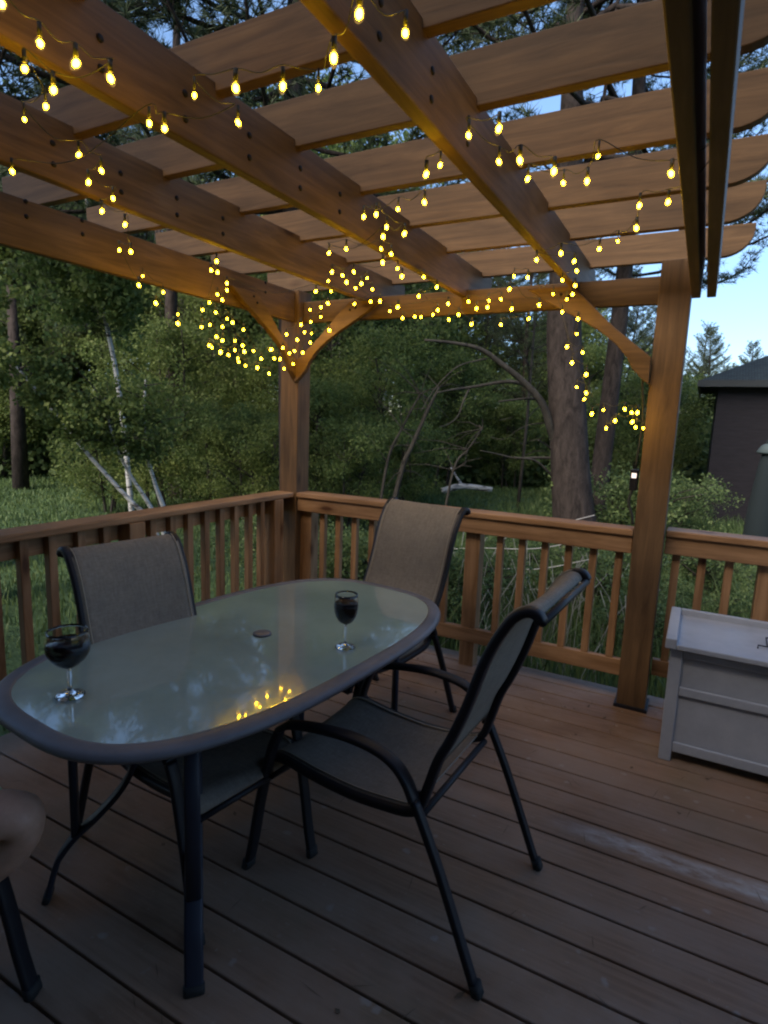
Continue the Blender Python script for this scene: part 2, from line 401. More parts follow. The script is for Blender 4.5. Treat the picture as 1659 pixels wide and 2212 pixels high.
for y in (2.78, 2.75):
    o = MB().lathe([(0, .004), (.006, .004), (.008, 0)], n=8).build('bolt', BOLT)
    o.data.transform(Matrix.Translation(Vector((-2.362, y, 2.10 + (2.78 - y))) - PO) @ Matrix.Rotation(R(90), 4, 'Y')); o.parent = lb
for z in (2.13, 2.2):
    o = MB().lathe([(0, .004), (.006, .004), (.008, 0)], n=8).build('bolt', BOLT)
    o.data.transform(Matrix.Translation(Vector((-2.45, 3.194, z)) - PO) @ Matrix.Rotation(R(90), 4, 'X')); o.parent = perg

# ------------------------------------------------------------------ railings
def railing(label, axis, fixed, a0, a1, posts, bal, base=(0, 0, 0), cap_half=.07, stop_low=True):
    root = empty('deck_railing', base, 0, label, 'railing', None); B = Vector(base)
    def P(name, m_, f0, f1, s0, s1, z0, z1, bev=.004):
        mb = MB()
        if axis == 0: mb.box(s0, s1, f0, f1, z0, z1)
        else: mb.box(f0, f1, s0, s1, z0, z1)
        o = mb.build(name, m_, None, bev); o.data.transform(Matrix.Translation(-B)); o.parent = root
    MA = (RX, RY)[axis]; c = fixed
    P('cap_rail', MA, c - cap_half, c + cap_half, a0, a1, .918, .951, .006)
    P('top_rail', MA, c - .055, c - .017, a0, a1, .826, .917)
    P('bottom_rail', MA, c - .019, c + .019, a0, a1, .15, .239)
    for s in posts: P('support_post', RZ, c - .0145, c + .075, s - .045, s + .045, -.2, .917)
    for s in bal: P('baluster', RZ, c - .0165, c + .0215, s - .019, s + .019, .2395, .9165, .003)
    return root
railing('right-hand cedar railing between the corner post and the right post, behind the far chair', 0, 3.262, -2.373, -.264, [-1.13, -2.33], [-2.195, -2.07, -1.945, -1.815, -1.69, -1.56, -1.43, -1.3, -.966, -.838, -.71, -.582, -.454, -.325], (-1.3, 3.262, 0))
railing('left-hand cedar railing running from the corner post past the left chair', 1, -2.46, -1.5, 3.193, [3.03, 1.93, .4], [2.93, 2.815, 2.69, 2.565, 2.445, 2.32, 2.2, 2.07, 1.8, 1.67, 1.533, 1.41, 1.29, 1.165, 1.04, .91, .78, .65, .52, .28, .15, .02], (-2.46, 1.2, 0))
railing('shaded cedar railing beyond the right post behind the grey storage box', 0, 3.37, -.118, 3.1, [.35, 1.6], [-.06, .48, .61, .74, .87, 1.0, 1.13, 1.26, 1.39, 1.75, 1.9, 2.05, 2.2, .06, .18], (1.5, 3.37, 0), .07)

# ------------------------------------------------------------------ table
TC = Vector((-1.278, 1.535, 0)); TA, TB, TN = .80, .462, 2.9; TH = R(84.7); TZ = .71
def oval(off, z, n=96):
    out = []
    for i in range(n):
        t = 2 * math.pi * i / n; cx, sy = math.cos(t), math.sin(t)
        x = math.copysign(abs(cx) ** (2 / TN), cx) * TA; y = math.copysign(abs(sy) ** (2 / TN), sy) * TB
        out.append(Vector((x, y, z)))
    res = []
    for i in range(n):
        d = (out[(i + 1) % n] - out[i - 1]).normalized(); nn = Vector((d.y, -d.x, 0)); res.append(out[i] - nn * off)
    return res
table = empty('patio_table', TC, TH, 'oval patio table with frosted green glass top and wide grey rim holding two wine glasses', 'table')
m = MB(); a = oval(.042, TZ - .004); b = oval(.042, TZ - .010)
m.add([Vector((0, 0, TZ - .004))] + a, [(0, i + 1, (i + 1) % 96 + 1) for i in range(96)])
m.add([Vector((0, 0, TZ - .010))] + b, [(0, (i + 1) % 96 + 1, i + 1) for i in range(96)])
m.build('glass_top', GTOP, table)
prof = [(.050, -.012), (.050, -.003), (.044, -.001), (.036, .0), (.018, -.001), (.006, -.006), (.0, -.014), (.0, -.020), (.006, -.028), (.02, -.031), (.045, -.029), (.050, -.020)]
rings = [oval(o_, TZ + z_) for o_, z_ in prof]; m = MB(); v = [p for r_ in rings for p in r_]; K = len(rings)
m.add(v, [(k * 96 + i, k * 96 + (i + 1) % 96, ((k + 1) % K) * 96 + (i + 1) % 96, ((k + 1) % K) * 96 + i) for k in range(K) for i in range(96)], True)
m.build('rim', RIM, table)
m = MB(); m.lathe([(0, .003), (.026, .003), (.031, .001), (.032, -.003), (0, -.003)], (0, 0, TZ), 32); m.build('parasol_hole_plug', RIM, table)
inv = Matrix.Rotation(-TH, 3, 'Z')
for fx, fy in ((-.99, .93), (-1.589, .925), (-.965, 2.145), (-1.565, 2.15)):
    f = Vector((fx, fy, 0)); dx = 1 if fx < -1.3 else -1; dy = 1 if fy < 1.5 else -1
    d = Vector((dx, dy, 0)).normalized()
    L = lambda s, z: inv @ (f + d * s - Vector((TC.x, TC.y, 0)) + Vector((0, 0, z)))
    sp = spline([L(s, z) for s, z in ((0, 0), (.03, .11), (.05, .15), (.09, .20), (.15, .255), (.215, .33), (.25, .40), (.27, .5), (.272, .675))], 5)
    side = inv @ Vector((-d.y, d.x, 0))
    m = MB(); m.tube(sp, 0, 12, flat=(.009, .024), up=side)
    m.tube([L(.085, .20), L(.088, .675)], 0, 12, flat=(.011, .02), up=side)
    lg = m.build('leg', LEGM, table)
    MB().tube([L(-.001, 0), L(.006, .022)], 0, 12, flat=(.012, .027), up=side).build('foot_cap', RUB, lg)
m = MB(); ov = oval(.10, TZ - .045, 64) if False else oval(.10, TZ - .047)
m.tube(ov + [ov[0]], .010, 8, caps=False)
m.tube([Vector((-.45, 0, TZ - .047)), Vector((.45, 0, TZ - .047))], .010, 8); m.tube([Vector((0, -.36, TZ - .047)), Vector((0, .36, TZ - .047))], .010, 8)
m.build('under_frame', LEGM, table)

# ------------------------------------------------------------------ wine glasses
def wine_glass(loc, bowl, wine_to, base_r, stem_r, label):
    root = empty('wine_glass', loc, 0, label, 'wine glass', 'wine glasses on the patio table')
    out = [(0, .0005), (base_r * .98, .0005), (base_r, .002), (base_r * .9, .0042), (base_r * .4, .0075), (stem_r * 1.7, .012), (stem_r, .02), (stem_r * .95, .055), (stem_r * 1.1, bowl[0][1] - .008)]
    outer = out + bowl; inner = [(max(r_ - .0016, 0), z_ + (.0025 if i == 0 else 0)) for i, (r_, z_) in enumerate(bowl)][::-1]
    inner += [(0, bowl[0][1] + .003)]
    MB().lathe(outer + inner, n=40).build('glass', GLASS, root)
    w = [(0, bowl[0][1] + .0034)]; zl = 0
    for r_, z_ in bowl:
        if z_ <= wine_to: w.append((max(r_ - .0009, .001), max(z_, bowl[0][1] + .004))); rl = r_
        else: break
    # interpolated edge at the wine level
    for (r0, z0), (r1, z1) in zip(bowl, bowl[1:]):
        if z0 <= wine_to <= z1: rl = r0 + (r1 - r0) * (wine_to - z0) / (z1 - z0)
    w += [(rl - .0009, wine_to), (0, wine_to)]
    MB().lathe(w, n=40).build('wine', WINE, root)
    return root
b1_ = [(.004, .078), (.014, .082), (.026, .092), (.034, .106), (.0385, .122), (.040, .138), (.0395, .155), (.038, .172), (.0365, .182)]
wine_glass((-.972, 1.588, TZ + .0005), b1_, .153, .033, .0035, 'tall narrow wine glass of red wine near the far end of the table')
b2_ = [(.004, .074), (.012, .078), (.028, .088), (.043, .103), (.052, .12), (.0545, .138), (.053, .156), (.050, .172), (.0485, .18)]
wine_glass((-1.398, .905, TZ + .0005), b2_, .150, .036, .0055, 'wide thick-stemmed wine glass of red wine at the near left end of the table')

# ------------------------------------------------------------------ sling chairs (local: x forward from the rear feet, y width)
def make_chair(label):
    root = empty('sling_chair', (0, 0, 0), 0, label, 'chair', 'sling chairs round the patio table')
    W = .262; WB = .228
    for s in (-1, 1):
        rl = spline([(0, s * W, 0), (.108, s * W, .262), (.160, s * W, .375), (.206, s * W, .468)], 6)
        lg = MB().tube(rl, 0, 12, flat=(.011, .015), up=(0, 1, 0)).build('leg', BLKM, root)
        MB().tube([(-.004, s * W, 0), (.006, s * W, .03)], 0, 12, flat=(.014, .018), up=(0, 1, 0)).build('foot_cap', RUB, lg)
        am = spline([(.206, s * W, .468), (.232, s * W, .515), (.27, s * W, .552), (.33, s * W, .574), (.43, s * W, .580), (.55, s * W, .567), (.63, s * W, .548), (.668, s * W, .525)], 6)
        MB().tube(am, 0, 12, flat=(.0105, .021), up=(0, 1, 0)).build('armrest', BLKM, root)
        fl = spline([(.668, s * W, .525), (.70, s * W, .45), (.745, s * W, .27), (.775, s * W, .11), (.80, s * W, 0)], 6)
        lg = MB().tube(fl, 0, 12, flat=(.011, .021), up=(0, 1, 0)).build('leg', BLKM, root)
        MB().tube([(.795, s * W, .03), (.801, s * W, 0)], 0, 12, flat=(.014, .024), up=(0, 1, 0)).build('foot_cap', RUB, lg)
        MB().tube([(.705, s * W, .35), (.655, s * WB, .40)], .007, 8).build('side_brace', BLKM, root); MB().tube([(.215, s * W, .485), (.205, s * WB, .47)], .009, 8).build('side_brace', BLKM, root)
    prof = [(-.082, 1.012), (-.07, 1.028), (-.045, 1.030), (-.015, 1.008), (.012, .965), (.034, .92), (.056, .86), (.088, .753), (.125, .655), (.157, .585), (.185, .49), (.205, .43), (.24, .405), (.30, .395), (.42, .385), (.56, .392), (.66, .405), (.71, .402), (.74, .38), (.748, .355)]
    sp = spline([(x, 0, z) for x, z in prof], 4)
    for s in (-1, 1):
        MB().tube([Vector((p.x, s * WB, p.z)) for p in sp], 0, 12, flat=(.013, .018), up=(0, 1, 0)).build('side_rail', BLKM, root)
    for cb_ in ([(-.082, -WB, 1.010), (-.082, WB, 1.010)], [(.2, -WB, .405), (.2, WB, .405)], [(.746, -WB, .352), (.746, WB, .352)]): MB().tube(cb_, .010, 10).build('cross_bar', BLKM, root)
    def sheet(lo, hi, sag, name):
        pts = [p for p in sp if lo(p) and hi(p)]; nx = 14; vs = []; fs = []
        for i, p in enumerate(pts):
            t = i / (len(pts) - 1); nrm = Vector((0, 0, 1)) if name == 'seat_sling' else Vector((1, 0, .3)).normalized()
            for j in range(nx + 1):
                yy = -WB + 2 * WB * j / nx; k = (1 - (2 * j / nx - 1) ** 2) * math.sin(math.pi * t) * sag
                vs.append(Vector((p.x, yy, p.z)) - nrm * k + nrm * .012)
        for i in range(len(pts) - 1):
            for j in range(nx): q = i * (nx + 1) + j; fs.append((q, q + 1, q + nx + 2, q + nx + 1))
        o = MB().add(vs, fs, True).build(name, SLING, root)
        sd = o.modifiers.new('solid', 'SOLIDIFY'); sd.thickness = .004; sd.offset = 0
        for j in (0, nx): MB().tube([Vector(vs[i * (nx + 1) + j]) + Vector((0, .012 if j == 0 else -.012, .003)) for i in range(len(pts))], .0028, 6).build('piping', PIPE, o)
        return o
    sheet(lambda p: p.z > .50, lambda p: p.x < .3, .018, 'back_sling')
    sheet(lambda p: p.x > .215, lambda p: p.z < .6, .028, 'seat_sling')
    return root
chA = make_chair('taupe sling chair right of the table, seen sideways, nearest the storage box')
def place(o, x, y, deg): o.location = (x, y, 0); o.rotation_euler = (0, 0, R(deg))
place(chA, -.352, 1.555, 177)
chB = copy_tree(chA); chB['label'] = 'taupe sling chair at the far end of the table, its back against the right-hand railing'; place(chB, -1.235, 2.72, -102)
chC = copy_tree(chA); chC['label'] = 'taupe sling chair behind the left side of the table, in front of the left-hand railing'; place(chC, -1.735, 1.365, -9); chC.scale = (.87, .86, .965)
chP = copy_tree(chA); chP['label'] = 'taupe sling chair at the near left end of the table, under the seated person'; PA = 25.6; place(chP, -1.945, .147, PA)

# ------------------------------------------------------------------ storage box
bx = empty('storage_box', (.55, 2.98, 0), 0, 'light grey plastic storage box with tray-like lid beside the right post', 'storage box')
BO = Vector((.55, 2.98, 0))
def bp(mb, name, m_=PLAS, bev=.005, parent=bx):
    o = mb.build(name, m_, None, bev, 3); o.data.transform(Matrix.Translation(-BO)); o.parent = parent; return o
X0, X1, Y0, Y1 = -.03, 1.16, 2.76, 3.24
bp(MB().box(X0 + .02, X1 - .02, Y0 + .018, Y1 - .018, .05, .52), 'body')
for x in (X0, X1 - .05):
    bp(MB().box(x, x + .05, Y0, Y0 + .05, 0, .521), 'corner_foot'); bp(MB().box(x, x + .05, Y1 - .05, Y1, 0, .521), 'corner_foot')
m = MB()
for z0, z1 in ((.485, .519), (.312, .352), (.048, .094)):
    bp(MB().box(X0 + .051, X1 - .051, Y0 + .003, Y0 + .017, z0, z1), 'moulded_rib'); bp(MB().box(X0 + .004, X0 + .019, Y0 + .051, Y1 - .051, z0, z1), 'moulded_rib')
bp(MB().box(.54, .585, Y0 + .005, Y0 + .017, .095, .484), 'moulded_rib')
lid = bp(MB().box(X0 - .018, X1 + .018, Y0 - .03, Y1 + .01, .532, .545), 'lid', bev=.003)
m = MB(); a0, a1, c0, c1, w = X0 - .022, X1 + .022, Y0 - .035, Y1 + .012, .045
m.box(a0, a0 + w, c0, c1, .528, .575); m.box(a1 - w, a1, c0, c1, .528, .575); m.box(a0 + w + .0005, a1 - w - .0005, c1 - .03, c1, .528, .575); m.box(a0 + w + .0005, a1 - w - .0005, c0, c0 + .012, .528, .552)
bp(m, 'lid_rim', parent=lid)
m = MB(); m.tube([(.30, 2.90, .5475), (.30, 2.915, .556), (.40, 2.915, .556), (.50, 2.915, .556), (.50, 2.90, .5475)], .003, 6); m.tube([(.335, 2.915, .556), (.335, 3.0, .57), (.36, 3.0, .57)], .003, 6)
bp(m, 'lid_handle', BLKM, 0, lid)

# ------------------------------------------------------------------ string lights
def conv(ox, oy, s, L): return [((ox + x / s) * .5486, (oy + y / s) * .5486, k) for x, y, k in L]
S1 = conv(0, 0, 1.659, [(10, 25, 1), (262, 283, 1), (162, 450, 1), (350, 588, 1.1), (497, 413, 1.2), (722, 512, 1.2), (300, 695, .7), (160, 780, .4), (1270, 622, .4), (975, 805, .8), (1075, 840, 1.1), (1540, 575, 1.2), (1555, 800, .8), (515, 1010, .8), (80, 1120, .9), (662, 1115, .9), (578, 1190, 1), (738, 1295, .8)])
S1 += conv(0, 0, 1.0972, [(440, 912, 1), (540, 970, 1), (515, 1080, .7), (565, 1087, 1.1), (1222, 372, 1), (1375, 380, .6), (1442, 250, 1.2), (1552, 60, 1.2)])
S1 += conv(0, 900, 1.0972, [(600, 245, 1.2), (617, 205, .4), (705, 275, .6), (673, 322, 1.2), (768, 370, .4), (768, 410, 1.2)]) + conv(1512, 0, 1.0972, [(92, 143, .9)])
S2 = conv(750, 950, 1.843, [(190, 145, 1), (150, 210, .9), (197, 225, 1), (265, 305, 1), (265, 355, 1), (195, 385, .8), (230, 425, 1), (138, 445, .6), (87, 498, .7), (183, 517, .7), (267, 562, .6), (305, 590, 1.1), (80, 622, .7), (140, 607, .7), (232, 620, .7), (385, 642, .7), (188, 693, .8), (232, 720, 1), (135, 755, .8), (155, 770, .6), (322, 722, .6), (218, 805, 1.5), (275, 825, .8), (322, 790, .6), (378, 757, .9), (390, 800, 1.2), (345, 850, .9), (350, 875, .7), (400, 903, .5), (457, 795, .7), (513, 853, .9), (485, 918, 1.2), (570, 960, .9), (585, 785, 1.4), (608, 850, .8), (650, 855, .8), (680, 925, .6), (745, 890, .7), (670, 773, .9), (718, 812, .8), (755, 795, .8), (815, 808, 1), (775, 715, 1.2), (697, 675, .9), (870, 735, .9), (802, 605, 1.1), (827, 660, .7), (877, 670, .4), (873, 585, .7), (868, 497, .5), (945, 548, .5), (1008, 645, 1.2), (910, 363, 1.1), (947, 478, .9), (997, 450, 1.2)])
S3 = conv(750, 950, 1.843, [(1000, 287, .5), (1020, 362, .5), (1027, 223, 1), (1103, 247, .8), (1133, 297, 1.1), (1185, 222, .8), (1283, 267, .4), (1240, 307, 1.1), (1198, 340, .6), (1320, 348, .7), (1190, 455, .8), (1308, 438, .9), (1375, 435, 1.1), (1447, 507, .7), (1508, 475, 1), (1540, 555, .7), (1630, 548, .6), (1535, 255, 1.1), (1503, 198, .6), (1130, 55, .9), (1005, 85, .8)])
S3 += conv(1400, 300, 1.843, [(500, 915, .9), (308, 965, .6), (615, 645, .6), (513, 712, 1.1), (60, 1020, .8), (150, 1003, .9), (225, 1095, .9), (355, 1143, 1.2), (200, 1165, 1.2), (185, 1253, .6), (258, 1290, 1), (197, 1352, 1.2), (303, 1397, .5), (335, 1453, .9), (495, 1457, .7), (590, 1530, 1)])
S3 += conv(1512, 900, 1.0972, [(25, 357, .6), (58, 340, 1), (80, 388, .7), (150, 292, 1), (132, 380, .6), (160, 382, .6), (212, 372, .6), (232, 352, 1), (277, 325, 1.2), (280, 393, .8), (322, 372, 1), (365, 315, 1), (378, 413, 1.1), (400, 345, 1), (452, 312, 1.1), (447, 340, 1.1), (505, 305, .7), (505, 415, .9), (542, 262, 1.1), (552, 347, 1.1), (625, 390, .8), (670, 330, 1.2)])
S4 = conv(1400, 300, 1.843, [(1040, 380, 1.1), (820, 430, .9), (1040, 620, .8), (1192, 610, 1.2), (1250, 745, .8), (1440, 690, 1.2), (1507, 775, .7), (1313, 1333, 1), (1490, 1285, 1.1), (1587, 1343, .9), (1605, 1412, .9), (1500, 1480, .7), (1593, 1520, 1.1), (1575, 1583, 1.1), (1250, 1460, .9), (1150, 1450, .5)])
S4 += conv(1512, 0, 1.0972, [(877, 783, 1), (925, 675, .5), (1240, 750, 1.2), (1227, 873, 1.1), (1103, 888, 1), (1090, 985, 1.2), (930, 1075, 1), (1010, 1042, .4), (1480, 632, .6)])
S4 += conv(1512, 900, 1.0972, [(730, 282, .4), (790, 305, .5), (770, 360, .8), (838, 390, 1.1), (833, 455, .5), (790, 510, 1), (858, 535, .7), (812, 580, 1.2), (873, 630, 1.2), (832, 685, .5), (873, 710, 1), (866, 737, .6), (898, 800, 1.2), (948, 783, .4), (998, 830, 1.1), (960, 862, .7), (1040, 780, 1), (1070, 795, .8), (1095, 795, 1.1), (1073, 835, 1.1), (1087, 858, .7), (1120, 862, .4)])
bulb_mesh = {}
def bulb_me():
    if 'b' not in bulb_mesh:
        o = MB(); o.lathe([(0, -.011), (.0045, -.0095), (.0078, -.004), (.0078, .003), (.005, .008), (0, .010)], n=7); nc = len(o.f)
        o.lathe([(0, -.021), (.006, -.017), (.0112, -.008), (.0130, .001), (.0108, .009), (.005, .013), (0, .0145)], n=6); o.sm = [True] * nc + [False] * (len(o.f) - nc)
        me = bpy.data.meshes.new('bulb'); me.from_pydata(o.v, [], o.f); me.materials.append(BULBM); me.materials.append(HALO); me.polygons.foreach_set('use_smooth', o.sm); me.polygons.foreach_set('material_index', [0] * nc + [1] * (len(o.f) - nc)); bulb_mesh['b'] = me
    return bulb_mesh['b']
BS = .74
def string(pts, label, extra=None):
    P = []
    for u, v, k in pts:
        r = ray(u, v); c = []
        for ax, val in ((2, 2.105), (0, -2.29), (1, 3.085)):
            t = (val - EYE[ax]) / r[ax]
            if t > 0: c.append(t)
        t = min(c) * random.uniform(.965, 1.0); P.append((Vector(EYE + r * t), k))
    root = empty('string_light', P[0][0], 0, label, 'string lights', 'warm string lights on the pergola'); O = P[0][0]
    # order by nearest neighbour for the wire
    left = P[:]; cur = left.pop(0); chain = [[cur[0]]]
    for p, k in [cur]: pass
    while left:
        j = min(range(len(left)), key=lambda i: (left[i][0] - chain[-1][-1]).length); nx = left.pop(j)
        if (nx[0] - chain[-1][-1]).length > .75: chain.append([nx[0]])
        else: chain[-1].append(nx[0])
    wm = MB()
    for ch in chain:
        if len(ch) < 2: continue
        q = []
        for a, b in zip(ch, ch[1:]):
            q.append(a + Vector((random.uniform(-.008, .008), random.uniform(-.008, .008), .034)))
            d = (b - a).length
            q.append((a + b) / 2 + Vector((0, 0, .034 - .12 * d + random.uniform(-.01, .01))))
        q.append(ch[-1] + Vector((0, 0, .034)))
        wm.tube([p - O for p in spline(q, 5)], .0012, 5)
    for p, k in P: wm.tube([p - O + Vector((0, 0, .034)), p - O + Vector((0, 0, .011))], .0042 * max(k, .6), 6)
    wm.build('wire', WIRE, root)
    for p, k in P:
        o = bpy.data.objects.new('bulb', bulb_me()); COL.objects.link(o); o.parent = root; o.location = p - O
        s = BS * (.42 + .5 * k); o.scale = (s, s, s * 1.05); o.rotation_euler = (random.uniform(-.5, .5), random.uniform(-.5, .5), 0)
    return root
string(S1, 'loose string of large warm bulbs over the near joists and left side beam')
string(S2, 'tangled clump of warm string lights round the corner post and its left brace')
string(S3, 'string of warm lights hung along the header beam between the two posts')
string(S4, 'string of warm lights trailing down the right brace towards the right post')
# controller box of the lights, on the side of the right post
cb = empty('light_controller', (-.285, 3.22, 1.2), 0, 'black controller with a small lit square hanging on the right post', 'controller')
MB().box(-.022, .016, -.02, .03, -.05, .055).build('housing', BLKM, cb, .004)
em = bpy.data.materials.new('lit_square'); em.use_nodes = True; em.node_tree.nodes['Principled BSDF'].inputs['Emission Color'].default_value = (1, .8, .7, 1); em.node_tree.nodes['Principled BSDF'].inputs['Emission Strength'].default_value = .25
MB().box(-.014, .008, -.023, -.0205, .014, .038).build('indicator', em, cb)
m = MB(); m.tube([Vector(p) for p in spline([(-.285, 3.19, 1.83), (-.292, 3.18, 1.7), (-.275, 3.2, 1.5), (-.285, 3.2, 1.26)], 8)], .006, 6); m.tube(spline([(-.29, 3.21, 1.16), (-.3, 3.2, 1.09), (-.28, 3.19, 1.03), (-.27, 3.188, .98)], 6), .008, 6)
o = m.build('cord', WIRE); o.data.transform(Matrix.Translation(-Vector(cb.location))); o.parent = cb

# ------------------------------------------------------------------ vegetation
def np_mesh(name, V, F, m_):        # V (n,3), F (k,3|4)
    me = bpy.data.meshes.new(name); me.vertices.add(len(V)); me.vertices.foreach_set('co', np.asarray(V, np.float32).ravel())
    k = F.shape[1]; me.loops.add(F.size); me.loops.foreach_set('vertex_index', F.astype(np.int32).ravel())
    me.polygons.add(len(F)); me.polygons.foreach_set('loop_start', np.arange(0, F.size, k, dtype=np.int32)); me.polygons.foreach_set('loop_total', np.full(len(F), k, np.int32))
    me.update(calc_edges=True); me.materials.append(m_); return me
def rdir(n, rg): v = rg.normal(size=(n, 3)); return v / np.linalg.norm(v, axis=1)[:, None]
def leaves(P, size, rg, droop=.3):
    n = len(P); d = rdir(n, rg); d[:, 2] -= droop; d /= np.linalg.norm(d, axis=1)[:, None]
    s = np.cross(d, rdir(n, rg)); s /= np.linalg.norm(s, axis=1)[:, None] + 1e-9
    L = (size * rg.uniform(.6, 1.3, n))[:, None]
    V = np.stack([P - d * L * .5, P + s * L * .33, P + d * L * .55, P - s * L * .33], 1).reshape(-1, 3)
    return V, np.arange(4 * n).reshape(n, 4)
def needles(P, D, length, width, per, rg):
    n = len(P); P = np.repeat(P, per, 0); D = np.repeat(D, per, 0); d = rdir(n * per, rg) * .95 + D * .75 + [0, 0, .12]; d /= np.linalg.norm(d, axis=1)[:, None]
    s = np.cross(d, rdir(len(P), rg)); s /= np.linalg.norm(s, axis=1)[:, None] + 1e-9
    L = (length * rg.uniform(.6, 1.15, len(P)))[:, None]
    V = np.stack([P - s * width / 2, P + s * width / 2, P + d * L], 1).reshape(-1, 3)
    return V, np.arange(3 * len(P)).reshape(-1, 3)
def pine(seed, h, base, rad, step=.5, per=11, tuft=.15, trunk_r=.2, gap=1.0):
    rg = np.random.default_rng(seed); tr = MB(); P = []; D = []
    lean = rg.uniform(-.03, .03, 2)
    ax = lambda z: Vector((lean[0] * z + .08 * math.sin(z * .5 + seed), lean[1] * z + .08 * math.cos(z * .4 + seed), z))
    zs = np.linspace(-.3, h, 16); tr.tube([ax(z) for z in zs], [trunk_r * (1.25 if z < 0 else 1) * (1 - .93 * max(z, 0) / h) + .012 for z in zs], 12)
    z = base
    while z < h - .2:
        t = (z - base) / (h - base); nb = int(rg.integers(2, 5))
        for _ in range(nb):
            if rg.random() > gap: continue
            az = rg.uniform(0, 6.283); L = rad * (1 - t ** 1.5) * rg.uniform(.55, 1.1) + .35
            up = rg.uniform(-.15, .25) + t * .55; o = Vector((math.cos(az), math.sin(az), 0)); z0 = z + rg.uniform(-.2, .2); st = ax(z0); pts = []
            for q in np.linspace(0, 1, 7): pts.append(st + o * (L * q) + Vector((0, 0, L * (up * q + .18 * q * q - .15 * math.sin(q * 3.1)))) + Vector(rg.normal(0, .03, 3)) * q)
            tr.tube(pts, [max(.035 * L / rad * (1 - .85 * q) + .004, .005) for q in np.linspace(0, 1, 7)], 5, caps=False)
            nt = max(4, int(L / .14))
            for q in np.linspace(.28, 1, nt):
                i = min(int(q * 6), 5); f = q * 6 - i; c = pts[i].lerp(pts[i + 1], f); bd = (pts[i + 1] - pts[i]).normalized()
                for sgn in (-1, 1):
                    sd = Vector((-o.y, o.x, 0)) * sgn; tw = (bd * rg.uniform(.3, .9) + sd * rg.uniform(.4, 1) + Vector((0, 0, rg.uniform(-.1, .35)))).normalized()
                    tl = rg.uniform(.15, .55) * (1.2 - .6 * q) * min(1, L / 1.5)
                    e = c + tw * tl; tr.tube([c, e], [.006, .003], 3, caps=False)
                    for w_ in (.45, .72, 1): P.append(c.lerp(e, w_)); D.append(tw)
            P.append(pts[-1]); D.append(bd)
        z += step * rg.uniform(.7, 1.3) * (1 - .4 * t)
    P = np.array(P); D = np.array(D); V, F_ = needles(P, D, tuft, .013, per, rg)
    return tr, np_mesh('crown', V, F_, NEED)
def broad(seed, h, base, rad, n_leaf, leaf, trunk_r, bark, stems=1, lean=(0, 0), leafm=LEAF, nclump=70):
    rg = np.random.default_rng(seed); tr = MB(); C = []
    for s in range(stems):
        ln = Vector((lean[0] + rg.uniform(-.08, .08) * stems, lean[1] + rg.uniform(-.08, .08) * stems, 0)); off = Vector((rg.uniform(-.3, .3), rg.uniform(-.3, .3), 0)) * (stems > 1)
        ax = lambda z: off + ln * z * (1 + .25 * z / h) + Vector((.07 * math.sin(z * 1.1 + s * 2 + seed), .07 * math.cos(z * .9 + s), z))
        zs = np.linspace(-.3, h * .96, 14); tr.tube([ax(z) for z in zs], [trunk_r * (1 - .9 * max(z, 0) / h) + .006 for z in zs], 10)
        nl = int(nclump / stems)
        for i in range(nl):
            t = rg.uniform(0, 1) ** .8; z0 = base + (h - base) * t * .9; prof = math.sin(math.pi * (.12 + .82 * t)) ** .7
            az = rg.uniform(0, 6.283); L = rad * prof * rg.uniform(.3, 1.1) + .1; st = ax(z0); e = st + Vector((math.cos(az) * L, math.sin(az) * L, L * rg.uniform(.1, .75)))
            md = st.lerp(e, .5) + Vector((0, 0, .1 * L)); tr.tube([st, md, e], [.018 * L / rad + .006, .01 * L / rad + .004, .003], 4, caps=False)
            C.append((e, .30 * rad * rg.uniform(.5, 1.1) + .08, 1.0)); C.append((md, .2 * rad * rg.uniform(.4, 1) + .05, .5))
        C.append((ax(h * .95), .25 * rad, .6))
    w = np.array([c[2] * c[1] ** 1.6 for c in C]); w /= w.sum(); idx = rg.choice(len(C), n_leaf, p=w)
    cc = np.array([c[0] for c in C])[idx]; rr = np.array([c[1] for c in C])[idx]
    P = cc + rdir(n_leaf, rg) * (rr * rg.uniform(.15, 1, n_leaf) ** .6)[:, None] * [1, 1, .75]
    V, F_ = leaves(P, leaf, rg); me = np_mesh('crown', V, F_, leafm)
    return tr, me
def plant(kind, tr, crown, bark, loc, label, cat, group, rz=0, s=1):
    root = empty(kind, loc, rz, label, cat, group); root.scale = (s, s, s)
    if tr is not None:
        if isinstance(tr, MB): o = tr.build('trunk', bark, root)
        else: o = bpy.data.objects.new('trunk', tr); COL.objects.link(o); o.parent = root
        tr = o.data
    o = bpy.data.objects.new('crown', crown); COL.objects.link(o); o.parent = root
    return root, tr
def gat(u, d, dz=0):       # ground point at azimuth of column u
    p = at(u, 930, d); p.z = gz(p.x, p.y) + dz; return p

